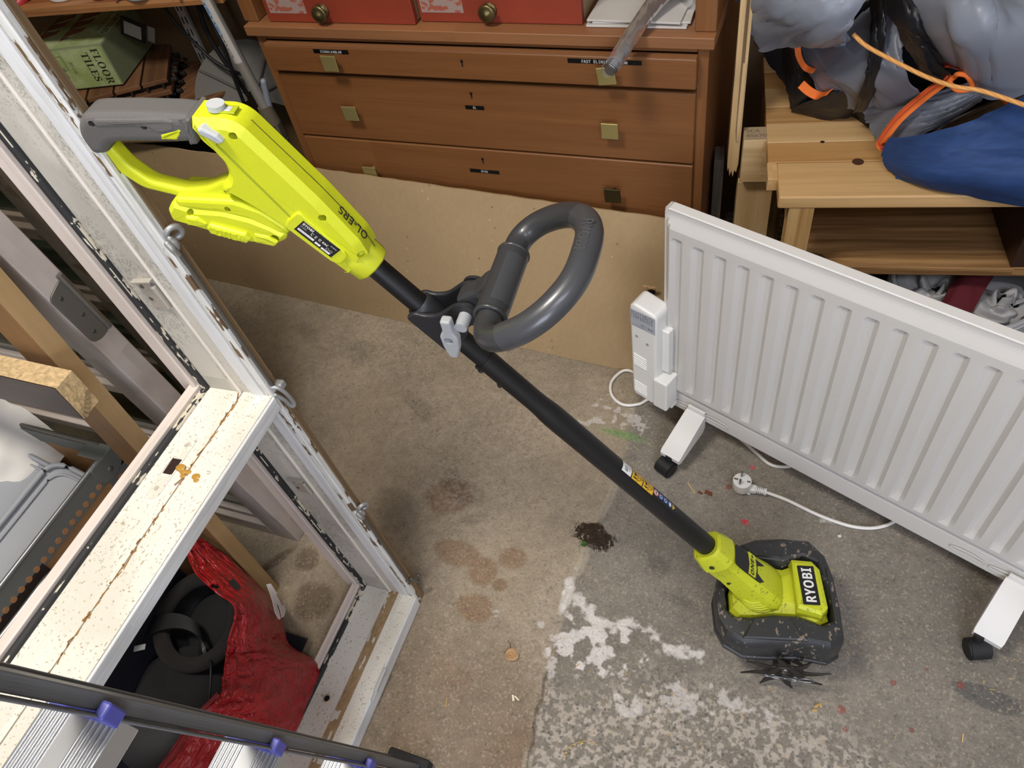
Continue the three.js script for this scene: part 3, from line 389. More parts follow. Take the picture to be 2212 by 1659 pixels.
    const g = new THREE.CylinderGeometry(0.019, 0.019, 0.032, 28); g.rotateZ(Math.PI / 2); const sh = [g]; for (const s of [-1, 1]) { const d = new THREE.CylinderGeometry(0.0155, 0.0165, 0.0025, 24); d.rotateZ(Math.PI / 2); d.translate(s * 0.0165, 0, 0); sh.push(d); } sh.push(cyl([0, 0.006, -0.008], [0, 0.03, -0.012], 0.008)); 
    const c = merge(sh); c.rotateY(swivel); c.translate(xc - 0.004, 0.0192, zt); part('castor', c, blk, f); };
  foot(-0.018, 0.105, -0.15); foot(0.612, 0.105, 0.75);
  // power cord, world points carried into the heater frame
  const L = (x, y, z) => { const q = toL(x, z); return [q[0], y, q[1]]; };
  const cordM = mat('#e9e6df', 0.45);
  const cord = part('power_cord', [tube([L(-0.262, 0.112, -1.045), L(-0.285, 0.05, -1.08), L(-0.31, 0.012, -1.14), L(-0.338, 0.006, -1.145), L(-0.356, 0.006, -1.107), L(-0.345, 0.006, -1.068), L(-0.314, 0.006, -1.047), L(-0.279, 0.006, -1.056), L(-0.24, 0.006, -1.085), L(-0.15, 0.006, -1.06), L(-0.06, 0.006, -1.02), L(-0.036, 0.0045, -1.006), L(-0.006, 0.0045, -0.983), L(0.025, 0.0045, -0.962), L(0.057, 0.0045, -0.965), L(0.1, 0.0045, -0.985), L(0.18, 0.0045, -0.98), L(0.25, 0.0045, -0.94), L(0.275, 0.0045, -0.905), L(0.26, 0.0045, -0.881), L(0.232, 0.0045, -0.863), L(0.199, 0.0045, -0.856), L(0.165, 0.0045, -0.858), L(0.122, 0.0045, -0.867), L(0.066, 0.0055, -0.884), L(0.018, 0.012, -0.889)], 0.0036, { n: 260, rs: 10 })], cordM, t);
  const pl = L(-0.0245, 0, -0.8905), pd = (() => { const a = L(0.018, 0.012, -0.889), d = V(a[0] - pl[0], 0, a[2] - pl[2]).normalize(); return d; })();
  const at = (r, y, s = 0) => [pl[0] + pd.x * r - pd.z * s, y, pl[2] + pd.z * r + pd.x * s];
  const disc = new THREE.LatheGeometry([[0, 0.006], [0.0155, 0.006], [0.0175, 0.0085], [0.0185, 0.020], [0.0185, 0.033], [0.0178, 0.0345], [0, 0.0345]].map((p) => new THREE.Vector2(...p)), 36).translate(pl[0], 0, pl[2]);
  const plug = part('plug', [disc, bar(at(-0.002, 0.0115), at(0.03, 0.0115), 0.017, 0.015, { r: 0.004 }), bar(at(0.012, 0.003), at(0.02, 0.002), 0.02, 0.004)], Wp, t, 'white round earthed mains plug with two pins');
  part('strain_relief', [0, 1, 2, 3, 4].map((k) => cyl(at(0.029 + k * 0.0036, 0.0118), at(0.031 + k * 0.0036, 0.0118), 0.0085 - k * 0.0003, 0.0083 - k * 0.0003, 16)).concat([cyl(at(0.028, 0.0118), at(0.05, 0.0118), 0.005), cyl(at(0.046, 0.0118), at(0.05, 0.0118), 0.0078)]), Wp, plug);
  for (const s of [-1, 1]) part('pin', [cyl(at(-0.003, 0.034, s * 0.0095), at(-0.003, 0.0505, s * 0.0095), 0.0024, 0.0024, 12), cyl(at(-0.003, 0.0505, s * 0.0095), at(-0.003, 0.0525, s * 0.0095), 0.0024, 0.0012, 12)], M.steel, plug);
  part('earth_contact', [bar(at(-0.0165, 0.0347), at(-0.0085, 0.0347), 0.004, 0.0012), bar(at(0.0095, 0.0347), at(0.0165, 0.0347), 0.004, 0.0012)], M.steelDull, plug);
}
// ---------------------------------------------------------------- big white window frame leaning at the left
{
  // local x out of the frame front, y up along the jamb, z along the rails towards the viewer
  const t = thing('window_frame', 'big old white painted window frame with chipped paint standing on the floor at the left', 'window frame', [-0.5835, 0, -0.4943]); t.rotation.z = 0.08029;
  const PA = std({ map: paintTex('#c9c4bb', { mould: 0.9, sd: 3, grime: 0.22 }), roughness: 0.55, bumpMap: brush, bumpScale: 0.0006 });
  const PF = std({ map: paintTex('#dfe0e2', { chips: 0.0, sd: 8, grime: 0.12, lenx: 0.5, leny: 0.06 }), roughness: 0.5, bumpMap: brush, bumpScale: 0.0009 });
  const PC = std({ map: paintTex('#e2e2e0', { chips: 0.6, sd: 12, lenx: 0.5, leny: 0.05 }), roughness: 0.55, bumpMap: brush, bumpScale: 0.0015 });
  const PT = std({ map: paintTex('#e8e4da', { specks: 1, sd: 15, grime: 0.12, lenx: 0.5, leny: 0.16, w: 1024, h: 320 }), roughness: 0.6 });
  const PI = std({ map: paintTex('#ded2cb', { sd: 19, grime: 0.12 }), roughness: 0.5 });
  const bead = mat('#e9e2d6', 0.5), groove = mat('#8a8175', 0.8);
  const sealM = std({ map: tex(512, 64, (u, v) => { const q = fbm(u * 26, v * 3.5, 4) + 0.25 * (fbm(u * 120, v * 4, 2) - 0.5), e = Math.abs(v * 4 % 1 - 0.5); return q > 0.63 ? [0.62, 0.56, 0.44] : [0.022, 0.022, 0.023]; }, 1.7, 40), roughness: 0.7 });
  const H = 1.36, ZL = 0.66, dd = 0.137;
  // far jamb (its inner face looks at the viewer)
  const j = part('jamb', [box(dd, H, 0.017, -dd / 2 - 0.0005, H / 2, 0.0105, { r: 0.0015, uv: 'y' })], PA, t);
  part('bare_edge', box(0.03, H, 0.0095, -0.014, H / 2, 0.0046, { r: 0.001, uv: 'y' }), M.brownWood, j, 'bare brown wood along the outer edge');
  part('chipped_edge', box(0.012, H - 0.02, 0.0105, -0.0052, H / 2, 0.0147, { r: 0.002, seg: 2, uv: 'y' }), PC, j, 'white edge with flaking paint');
  part('front_strip', box(0.022, H - 0.03, 0.0035, -0.0235, H / 2, 0.0202, { r: 0.0012, uv: 'y' }), PF, j);
  const clipY = [[0.865, 0.82], [0.43, 0.39]];
  part('bead', box(0.0048, H - 0.03, 0.004, -0.0555, H / 2, 0.0205, { r: 0.0015, uv: 'y' }), bead, j);
  part('weather_seal', muv(tube([[-0.1165, 0.03, 0.022], [-0.1165, 0.3, 0.0225], [-0.1165, 0.7, 0.022], [-0.1165, H, 0.0225]], 0.0058, { n: 80, rs: 8 }), 'y'), sealM, j, 'cracked black rubber seal');
  part('stop', [box(0.008, H - 0.02, 0.0135, -0.1275, H / 2, 0.0245, { r: 0.002, seg: 2, uv: 'y' }), box(0.03, H - 0.02, 0.012, -0.1435, H / 2, 0.0205, { r: 0.002, uv: 'y' })], PI, j);
  for (const [a, b] of clipY) { const c = part('clip_plate', [box(0.026, a - b, 0.0016, -0.083, (a + b) / 2 - 0.003, 0.0202, { r: 0.0007 }), box(0.008, a - b - 0.006, 0.007, -0.066, (a + b) / 2 - 0.003, 0.0225, { r: 0.003, seg: 3 }), box(0.034, 0.003, 0.008, -0.079, a, 0.0228, { r: 0.001, rot: [0, 0, 0.12] })], std({ color: '#b9b3a8', roughness: 0.45, metalness: 0.3 }), j, 'small painted steel clip plate'); for (const k of [0.3, 0.75]) part('screw', new THREE.CylinderGeometry(0.003, 0.003, 0.001, 14).rotateX(Math.PI / 2).translate(-0.088, mix(b, a, k), 0.0214), M.steel, c); }
  // espagnolette rods and hooks on the edge
  const hook = (y) => { const ring = new THREE.TorusGeometry(0.0085, 0.0036, 10, 24).rotateY(0.9).rotateX(0.5).translate(0.009, y + 0.006, 0.007); return part('hook', [ring, capTube([[0.004, y - 0.012, 0.012], [0.009, y - 0.004, 0.013], [0.007, y + 0.004, 0.0145]], 0.0038, { n: 12 }), capTube([[0.003, y - 0.018, 0.015], [0.006, y - 0.008, 0.019], [0.003, y - 0.001, 0.0185]], 0.004, { n: 12 })], std({ color: '#a3a3a1', roughness: 0.45, metalness: 0.55 }), t, 'painted steel hook'); };
  hook(0.925); hook(0.345);
  part('hook', [capTube([[0.002, 0.668, 0.013], [0.009, 0.664, 0.010], [0.012, 0.648, 0.007], [0.010, 0.625, 0.004], [0.006, 0.62, 0.007], [0.005, 0.64, 0.011], [0.002, 0.655, 0.016]], 0.0032, { n: 40 }), box(0.014, 0.012, 0.012, 0.006, 0.663, 0.003, { r: 0.003 })], std({ color: '#a9aaaa', roughness: 0.4, metalness: 0.5 }), t, 'long painted steel hook');
  part('hook', [capTube([[0.004, 0.085, 0.006], [0.010, 0.07, 0.003], [0.012, 0.062, -0.004], [0.010, 0.075, -0.008]], 0.003, { n: 24 })], M.steelDull, t, 'bare steel hook');
  for (const [a, b] of [[0.67, 0.905], [0.075, 0.325]]) part('rod', box(0.006, b - a, 0.005, 0.0012, (a + b) / 2, 0.0118, { r: 0.0015, seg: 2 }), M.steelDull, t, 'flat grey steel rod');
  // middle rail
  const rail = (yt, th, o = {}) => { const r = part(o.name, [box(0.125, th, ZL, -0.0625, yt - th / 2, 0.019 + ZL / 2, { r: 0.0015, uv: 'z' })], PT, t);
    part('front_face', box(0.005, th, ZL, 0.0002, yt - th / 2 - 0.0003, 0.019 + ZL / 2, { r: 0.002, seg: 2, uv: 'z' }), PF, r);
    part('groove', box(0.0035, 0.0012, ZL, -0.0515, yt + 0.0001, 0.019 + ZL / 2, { r: 0.0003 }), groove, r);
    part('raised_strip', box(0.05, 0.0022, ZL, -0.0255, yt + 0.0006, 0.019 + ZL / 2, { r: 0.0009, uv: 'z' }), PT, r);
    part('weather_seal', muv(tube([[-0.1165, yt + 0.001, 0.02], [-0.1168, yt + 0.0015, 0.3], [-0.1165, yt + 0.001, 0.68]], 0.0055, { n: 60, rs: 8 }), 'z'), sealM, r, 'cracked black rubber seal');
    part('stop', box(0.017, th + 0.012, ZL, -0.1305, yt - th / 2 + 0.004, 0.019 + ZL / 2, { r: 0.002, seg: 2, uv: 'z' }), PI, r); return r; };
  const mr = rail(0.655, 0.024, { name: 'middle_rail' });
  { const s = new THREE.Shape(), hx = 0.0105; s.absarc(0, 0.040, hx, 0, Math.PI); s.absarc(0, -0.040, hx, Math.PI, Math.PI * 2); const ho = new THREE.Path(); ho.moveTo(-0.0105, -0.016); ho.lineTo(0.006, -0.016); ho.lineTo(0.006, -0.012); ho.lineTo(0.0085, -0.012); ho.lineTo(0.0085, 0.012); ho.lineTo(-0.008, 0.014); s.holes.push(ho);
    const g = new THREE.ExtrudeGeometry(s, { depth: 0.001, bevelEnabled: false, curveSegments: 16 }); g.rotateX(-Math.PI / 2); g.translate(-0.081, 0.6552, 0.152); part('strike_plate', g, PT, mr, 'painted oblong strike plate with a square hole');
    part('latch_hole', box(0.015, 0.0006, 0.024, -0.0815, 0.6553, 0.152, { r: 0 }), mat('#2a1610', 0.9), mr, 'dark latch hole');
    for (const z of [0.118, 0.187]) part('screw', new THREE.CylinderGeometry(0.0036, 0.0036, 0.0009, 14).translate(-0.081, 0.6565, z), mat('#cfc8ba', 0.5, { metalness: 0.3 }), mr);
    const gl = [[-0.066, 0.152, 0.007], [-0.058, 0.157, 0.005], [-0.050, 0.156, 0.0045], [-0.034, 0.160, 0.006], [-0.03, 0.165, 0.004], [-0.054, 0.163, 0.004]]; part('resin_spill', gl.map(([x, z, r], i) => { const s2 = new THREE.SphereGeometry(r, 14, 8); s2.scale(1.1, 0.22, 0.8); return s2.translate(x, 0.657, z); }), phy({ color: '#b98d3a', roughness: 0.4, clearcoat: 0.4 }), mr, 'dried yellow resin spill');
    const straw = []; for (let i = 0; i < 90; i++) { const z = 0.03 + 0.42 * Math.pow(rnd(), 1.3), x = -0.051 + rr(-0.0025, 0.003), a = rr(-0.5, 0.5), l = rr(0.002, i < 14 ? 0.026 : 0.008); straw.push(box(0.0012, 0.0009, l, x, 0.6568, z, { r: 0, rot: [0, a, 0] })); } part('wood_crumbs', straw, mat('#a37a46', 0.9), mr).userData.kind = 'stuff'; }
  const br = rail(0.031, 0.03, { name: 'bottom_rail' });
  part('bare_strip', box(0.021, 0.0016, ZL, -0.046, 0.0322, 0.019 + ZL / 2, { r: 0.0004, uv: 'z' }), std({ map: tex(512, 64, (u, v) => { const q = fbm(u * 30, v * 5, 4); const k = 0.75 + 0.6 * (fbm(u * 90, v * 20, 2) - 0.3); return q > 0.62 ? [0.66, 0.62, 0.55] : [0.40 * k, 0.27 * k, 0.14 * k]; }, 1.6, 20), roughness: 0.9 }), br, 'bare weathered wood strip');
  part('drain_hole', new THREE.CylinderGeometry(0.0055, 0.0055, 0.0008, 20).translate(-0.049 - 0.034, 0.0314, 0.244), M.dark, br); { const g = new THREE.TorusGeometry(0.0065, 0.0012, 8, 22).rotateX(Math.PI / 2).translate(-0.083, 0.0315, 0.244); part('hole_rim', g, mat('#b5a68c', 0.7), br); }
  part('latch', [box(0.008, 0.007, 0.045, 0.003, 0.031, 0.186, { r: 0.0025, seg: 2 }), cyl([0.004, 0.029, 0.205], [0.004, 0.029, 0.225], 0.0035)], PF, br, 'small painted latch on the front edge');
  part('bare_base', box(0.02, 0.012, ZL, -0.0085, 0.006, 0.019 + ZL / 2 - 0.004, { r: 0.001, uv: 'z' }), M.brownWood, br, 'bare brown lower edge');
  // near jamb, mostly out of the picture
  part('jamb', box(dd, H, 0.02, -dd / 2, H / 2, 0.019 + ZL, { r: 0.0015, uv: 'y' }), PA, t);
}
// ---------------------------------------------------------------- cordless garden tiller
{
  const A = V(-0.540801, 0.836287, 0.0903236).normalize(), S = V(0.164736, 0, 0.986338).normalize(), Bq = A.clone().negate(), U = new THREE.Vector3().crossVectors(S, Bq).normalize();
  const T = V(S.z, 0, -S.x), Lp = V(-0.052988, 0.29, -0.592433), base = V(Lp.x, 0, Lp.z).addScaledVector(T, 0.137);
  const t = thing('garden_tiller', 'lime green and grey cordless garden tiller with a black shaft leaning on the window frame', 'tiller', base.toArray());
  const MT = new THREE.Matrix4().makeBasis(Bq, U, S).setPosition(Lp.clone().sub(base));           // x down the shaft, y up, z to the near side
  const MH = new THREE.Matrix4().makeBasis(T, V(0, 1, 0), S).setPosition(V(Lp.x, 0, Lp.z).sub(base));
  const ph = -8 * Math.PI / 180, S2 = S.clone().multiplyScalar(Math.cos(ph)).addScaledVector(U, Math.sin(ph)).normalize(), U2 = new THREE.Vector3().crossVectors(S2, Bq).normalize();
  const MG = new THREE.Matrix4().makeBasis(Bq, U2, S2).setPosition(Lp.clone().sub(base));
  const inT = (g) => merge(g).applyMatrix4(MT), inG = (g) => merge(g).applyMatrix4(MG), inH = (g) => merge(g).applyMatrix4(MH);
  const pg = (a) => a.map(([x, y]) => [-x, y]);
  const fine = gtex(256, 256, (u, v, i, j) => h2(i, j) * 0.6 + 0.4 * fbm(u * 60, v * 60, 2), 20, 20);
  const lime = phy({ color: '#cdd420', roughness: 0.42, clearcoat: 0.12, clearcoatRoughness: 0.5, bumpMap: fine, bumpScale: 0.00015 });
  const limeDirty = phy({ map: tex(256, 256, (u, v) => { const q = fbm(u * 60, v * 60, 4) + 0.25 * (fbm(u * 6, v * 6, 2) - 0.5), k = q > 0.74 ? 0.5 : 0.92 + 0.1 * q; return [0.56 * k, 0.60 * k, 0.02 + 0.02 * (1 - k)]; }, 4, 4), roughness: 0.5 });
  const rub = std({ color: '#5b5957', roughness: 0.72, bumpMap: fine, bumpScale: 0.0004 }), rubLine = mat('#474543', 0.8);
  const shaftM = std({ color: '#0d0d0e', roughness: 0.48, metalness: 0.0 }), gm = phy({ color: '#37383a', roughness: 0.38, clearcoat: 0.15 }), gmd = mat('#26272a', 0.5), lever = mat('#a6a8aa', 0.5), lgrey = mat('#b6babd', 0.5), hole = mat('#2d3305', 0.8), holeG = mat('#121212', 0.9);
  // ---- motor-less top housing with the loop around the hand opening
  const body = pg([[0.716, -0.0195], [0.722, 0.0215], [0.74, 0.0285], [0.80, 0.0365], [0.8365, 0.039], [0.894, 0.0425], [0.903, 0.0405], [0.911, 0.035], [0.9335, 0.0068], [0.926, 0.0005], [0.913, -0.0065], [0.895, -0.0065], [0.884, -0.0095], [0.8745, -0.0165], [0.8715, -0.025], [0.8725, -0.034], [0.867, -0.044], [0.858, -0.038], [0.83, -0.0305], [0.787, -0.0245], [0.74, -0.0215]]);
  const loopBar = pg([[0.862, -0.03], [0.8715, -0.027], [0.8735, -0.043], [0.879, -0.063], [0.8912, -0.0855], [0.918, -0.1075], [0.9445, -0.1095], [0.9665, -0.102], [0.973, -0.113], [0.9525, -0.1275], [0.9187, -0.1235], [0.8843, -0.0955], [0.868, -0.073], [0.854, -0.04], [0.858, -0.02]]);
  part('housing', [inT([cut(extr(rounded(body, 0.004), 0.043, { bevel: 0.0075, seg: 1 }), [drill(-0.8962, 0.031, 0.0042, 0.006, 0.03), drill(-0.7852, 0.0245, 0.0042, 0.006, 0.03), drill(-0.7295, 0.0185, 0.0036, 0.006, 0.03)]), extr(rounded(loopBar, 0.008), 0.019, { bevel: 0.0042, seg: 3 }),
    new THREE.LatheGeometry([[0.013, 0.7035], [0.0205, 0.7035], [0.0228, 0.706], [0.0236, 0.722], [0.0225, 0.735], [0.01, 0.745]].map((p) => new THREE.Vector2(...p)), 10).rotateZ(Math.PI / 2)])], lime, t, 'lime green plastic housing and guard loop');
  const hs = t.children[t.children.length - 1];
  part('side_rib', inT([bar([-0.902, 0.0095, 0.0212], [-0.802, -0.003, 0.0212], 0.003, 0.0022, { up: V(0, 1, 0), r: 0.001 })]), mat('#98a010', 0.6), hs, 'moulded step line');
  part('seam', inT([tube([[-0.72, 0.0225, 0], [-0.74, 0.0287, 0], [-0.80, 0.0367, 0], [-0.8365, 0.0392, 0], [-0.893, 0.0426, 0]], 0.0004, { n: 30, rs: 5 })]), hole, hs);
  part('label_panel', inT([extr(rounded(pg([[0.806, 0.0125], [0.806, -0.0085], [0.802, -0.0175], [0.742, -0.0135], [0.7345, -0.008], [0.7365, 0.0065], [0.742, 0.0105]]), 0.005), 0.006, { bevel: 0.002, seg: 3 }).translate(0, 0, 0.0215)]), lime, hs);
  const lab = canvasTex(640, 240, (g, W, H) => { g.fillStyle = '#15161a'; g.fillRect(0, 0, W, H); g.fillStyle = '#e8e8e6'; g.font = 'bold 62px sans-serif'; g.fillText('RYOBI', 22, 66); g.font = '20px sans-serif'; g.fillText('18V  Li-ion', 24, 98); g.fillText('n0  260/min', 24, 122);
    g.font = '74px sans-serif'; g.fillText('C E', 200, 130); g.font = 'bold 30px sans-serif'; g.fillText('UK', 330, 96); g.fillText('CA', 330, 126); g.font = 'bold 54px sans-serif'; g.fillText('EAC', 390, 116); g.font = 'bold 24px sans-serif'; g.fillText('RY18CVA', 510, 66); g.lineWidth = 4; g.strokeStyle = '#e8e8e6'; g.beginPath(); g.arc(515, 150, 22, 0, 7); g.stroke(); g.beginPath(); g.arc(575, 150, 20, 0, 7); g.stroke(); g.fillRect(28, 158, 270, 40); g.fillRect(326, 170, 90, 40); g.fillRect(440, 184, 150, 36); g.fillStyle = '#15161a'; g.font = '26px monospace'; g.fillText('47387000002848', 40, 188); g.fillText('25', 352, 200); g.fillText('2023', 470, 212); });
  part('rating_label', inT([box(0.0475, 0.0178, 0.0006, -0.7717, 0.001, 0.0247, { r: 0 })]).clone ? (() => { const g = new THREE.BoxGeometry(0.0475, 0.0178, 0.0006); g.rotateZ(0.045).translate(-0.7717, 0.0, 0.0247); return inT([g]); })() : null, std({ map: lab, roughness: 0.4 }), hs, 'black rating label reading RYOBI CE');
  { const g = text('OL-ERS', 0.0098, 0.0004, fontR); g.rotateX(-Math.PI / 2); g.rotateY(Math.PI); const m = new THREE.Matrix4().makeBasis(V(-1, 0, 0), V(0, 1, 0), V(0, 0, -1)); const h = text('OL-ERS', 0.0098, 0.0004, fontR); // x -> up the shaft, y -> near side, z -> out of the top
    h.applyMatrix4(new THREE.Matrix4().makeBasis(V(-1, 0, 0), V(0, 0, 1), V(0, 1, 0))); h.rotateZ(-0.13); h.translate(-0.7565, 0.0318, 0.0042); part('lettering', inT([h]), holeG, hs, 'hand-written black letters OL-ERS'); }
  // ---- grey rubber hand grip
  const grip = pg([[0.9345, 0.0062], [0.944, -0.0035], [0.9738, -0.0425], [0.9955, -0.0735], [1.0005, -0.083], [0.9995, -0.0975], [0.991, -0.111], [0.975, -0.1195], [0.9695, -0.117], [0.9635, -0.1055], [0.9665, -0.098], [0.9655, -0.0885], [0.9615, -0.0805], [0.944, -0.0555], [0.921, -0.0235], [0.912, -0.0075], [0.9215, -0.0025], [0.926, 0.001], [0.931, 0.003]]);
  const gp = part('grip', inT([cut(extr(rounded(grip, 0.007), 0.036, { bevel: 0.0085, seg: 5 }), [drill(-0.9895, -0.082, 0.0034, 0.004, 0.03), drill(-0.9557, -0.039, 0.0034, 0.004, 0.03)])]), rub, t, 'grey rubber hand grip');
  part('grip_pad', inT([extr(rounded(pg([[0.9915, -0.0745], [0.9475, -0.0125], [0.9405, -0.0075], [0.9335, -0.0165], [0.9415, -0.0335], [0.9525, -0.0365], [0.9865, -0.0825]]), 0.003), 0.0372, { bevel: 0.003, seg: 3 })]), std({ color: '#64615e', roughness: 0.8, bumpMap: fine, bumpScale: 0.0006 }), gp, 'textured inset pad');
  part('inset', inT([extr(rounded(pg([[0.9345, -0.0155], [0.9415, -0.0325], [0.9375, -0.0375], [0.9275, -0.0245], [0.928, -0.0165], [0.9315, -0.0095]]), 0.0012), 0.0366, { bevel: 0.002, seg: 3 })]), lime, gp, 'lime green inset');
  part('collar_band', inT([extr(rounded(pg([[0.9352, 0.0062], [0.9285, -0.0045], [0.9215, -0.011], [0.917, -0.0165], [0.9125, -0.0095], [0.918, -0.0035], [0.9245, 0.0025], [0.9315, 0.0095]]), 0.0015), 0.041, { bevel: 0.003, seg: 3 })]), rub, gp);
  // ---- switches
  { const tab = new THREE.CylinderGeometry(0.0085, 0.0085, 0.0055, 28).rotateY(0).applyMatrix4(new THREE.Matrix4().makeRotationZ(Math.PI / 2 - 0.75)); tab.translate(-0.9225, 0.0275, 0.001); part('slide_switch', inT([tab, box(0.013, 0.004, 0.008, -0.914, 0.0315, 0.001, { r: 0.001, rot: [0, 0, 0.9] })]), lgrey, t, 'pale grey slide switch');
    part('switch_well', inT([box(0.026, 0.002, 0.0125, -0.9155, 0.0307, 0.001, { r: 0.0008, rot: [0, 0, 0.88] })]), mat('#a5ae10', 0.6), t);
    part('lock_button', inT([extr(rounded([[-0.0125, 0.0005], [-0.009, 0.0048], [0.006, 0.0048], [0.0125, 0.001], [0.0095, -0.004], [-0.009, -0.0035]], 0.001), 0.014, { bevel: 0.002 }).rotateZ(0.38).translate(-0.9105, 0.0165, 0.0205)]), lgrey, t, 'pale grey lock button'); }
  // ---- battery foot
  const foot = pg([[0.8925, -0.099], [0.889, -0.1145], [0.879, -0.1235], [0.8435, -0.0985], [0.811, -0.075], [0.793, -0.054], [0.7895, -0.036], [0.7935, -0.0285], [0.81, -0.033], [0.83, -0.0435], [0.853, -0.0615], [0.873, -0.0865]]);
  const lip = pg([[0.8935, -0.0935], [0.8776, -0.0725], [0.853, -0.0405], [0.8287, -0.0255], [0.80, -0.0195], [0.792, -0.0255], [0.80, -0.0355], [0.83, -0.0465], [0.86, -0.072], [0.885, -0.101]]);
  const ft = part('battery_mount', inT([cut(extr(rounded(foot, 0.004), 0.046, { bevel: 0.005, seg: 1 }), [drill(-0.8724, -0.0925, 0.0038, 0.008, 0.03), drill(-0.7985, -0.0415, 0.0048, 0.008, 0.03)]), cut(extr(rounded(lip, 0.004), 0.041, { bevel: 0.004, seg: 2 }), [drill(-0.8507, -0.0545, 0.0034, 0.006, 0.03)])]), lime, t, 'lime green battery mount');
  { const rot = 0.64, place = (g, a, u, s) => g.rotateZ(rot).translate(-a, u, s); const blk = place(extr(rounded([[-0.021, -0.0062], [0.018, -0.0062], [0.023, 0.001], [0.018, 0.0072], [-0.021, 0.0072], [-0.0245, 0.001]], 0.001), 0.012, { bevel: 0.003, seg: 2 }), 0.832, -0.0762, 0.0225);
    part('badge_block', inT([blk]), lime, ft); const tx = place(text('ONE+', 0.0082, 0.0012), 0.832, -0.0762, 0.0280); part('embossed_letters', inT([tx]), mat('#c0ca14', 0.5), ft, 'embossed letters ONE+');
    const fac = place(extr(rounded([[-0.012, -0.006], [0.004, -0.006], [0.011, 0.001], [0.002, 0.007], [-0.011, 0.004]], 0.001), 0.008, { bevel: 0.003, seg: 2 }), 0.8625, -0.0955, 0.0225); part('moulded_rib', inT([fac]), lime, ft);
    part('moulded_rib', inT([place(extr(rounded([[-0.012, -0.007], [0.010, -0.0055], [0.0145, 0.002], [0.004, 0.0075], [-0.012, 0.006]], 0.002), 0.007, { bevel: 0.003, seg: 2 }), 0.8035, -0.0525, 0.0215)]), lime, ft); }
  // ---- shaft
  const lat = (pts, n = 28) => new THREE.LatheGeometry(pts.map(([r, a]) => new THREE.Vector2(r, a)), n).rotateZ(Math.PI / 2);
  part('upper_shaft', inT([lat([[0, 0.72], [0.0125, 0.72], [0.0125, 0.47], [0, 0.47]])]), shaftM, t, 'black upper shaft tube');
  const lo = part('lower_shaft', inT([lat([[0.0127, 0.5222], [0.0139, 0.5218], [0.0139, 0.43], [0.0142, 0.415], [0.0158, 0.395], [0.0162, 0.38], [0.0162, -0.02], [0, -0.02]])]), shaftM, t, 'black lower shaft tube, thicker');
  part('bolt', inT([cyl([-0.508, -0.0125, 0.001], [-0.508, -0.019, 0.001], 0.0042, 0.0042, 12), cyl([-0.508, -0.018, 0.001], [-0.508, -0.0215, 0.001], 0.003, 0.003, 6), cyl([-0.517, -0.0125, 0.004], [-0.517, -0.0165, 0.004], 0.003)]), gmd, lo);
  part('bolt', inT([cyl([-0.474, -0.0125, 0.001], [-0.474, -0.0185, 0.001], 0.0042, 0.0042, 12)]), gmd, lo);
  const stick = canvasTex(1024, 200, (g, W, H) => { g.fillStyle = '#121214'; g.fillRect(0, 0, W, H); g.fillStyle = '#e6e6e4'; g.fillRect(14, 14, 160, 172); g.fillStyle = '#151515'; g.save(); g.translate(90, 100); g.rotate(Math.PI / 2); g.textAlign = 'center'; g.font = 'bold 70px sans-serif'; g.fillText('93', -18, 34); g.font = '30px sans-serif'; g.fillText('LWA', 6, -36); g.restore();
    for (const x of [190, 395]) { g.fillStyle = '#e0b01c'; g.fillRect(x, 14, 190, 172); g.strokeStyle = '#151515'; g.lineWidth = 6; g.beginPath(); g.moveTo(x + 180, 100); g.lineTo(x + 105, 40); g.lineTo(x + 105, 160); g.closePath(); g.stroke(); g.fillStyle = '#151515'; g.fillRect(x + 24, 44, 60, 20); g.fillRect(x + 36, 84, 34, 60); g.fillRect(x + 20, 128, 22, 34); g.fillRect(x + 88, 12, 5, 176); g.fillRect(x + 128, 94, 30, 12); }
    g.fillStyle = '#e9e9e9'; g.beginPath(); g.arc(640, 100, 44, 0, 7); g.fill(); g.strokeStyle = '#c02020'; g.lineWidth = 10; g.stroke(); g.beginPath(); g.moveTo(612, 128); g.lineTo(668, 72); g.stroke(); g.fillStyle = '#555'; g.fillRect(630, 74, 22, 52);
    for (const x of [735, 828, 920]) { g.fillStyle = '#2557a6'; g.beginPath(); g.arc(x, 100, 42, 0, 7); g.fill(); g.strokeStyle = '#e9eef5'; g.lineWidth = 7; g.beginPath(); g.arc(x, 100, x === 920 ? 14 : 25, 0, 7); g.stroke(); if (x > 900) { g.fillStyle = '#f3f3f3'; g.fillRect(x - 20, 70, 34, 60); } }
    g.fillStyle = '#e0b01c'; g.beginPath(); g.moveTo(968, 50); g.lineTo(968, 150); g.lineTo(1018, 100); g.closePath(); g.fill(); });
  { const nA = 14, nS = 3, a0 = 0.2535, a1 = 0.1185, pos = [], uv = [], idx = []; for (let i = 0; i <= nA; i++) for (let k = 0; k <= nS; k++) { } const g = sheet(24, nA, (u, v) => { const a = mix(a0, a1, u), th = mix(0.98, 2.18, 1 - v); return [-a, 0.01638 * Math.sin(th), 0.01638 * Math.cos(th)]; }, {}); part('warning_label', inT([g]), std({ map: stick, roughness: 0.35 }), lo, 'strip of yellow, red and blue warning symbols with the number 93'); }
  // ---- front loop handle on its clamp (turned a little about the shaft)
  const G = (a, u, s) => V(-a, u, s).applyMatrix4(MG);
  const v0 = [0.613, 0.1185], Vd = [Math.cos(1.605), Math.sin(1.605)], LG = (v, s) => G(v0[0] + Vd[0] * v, v0[1] + Vd[1] * v, s);
  const half = [[0.111, 0], [0.109, 0.026], [0.1, 0.047], [0.082, 0.066], [0.058, 0.0775], [0.032, 0.081], [0.013, 0.076], [0.0015, 0.062], [0, 0.035]];
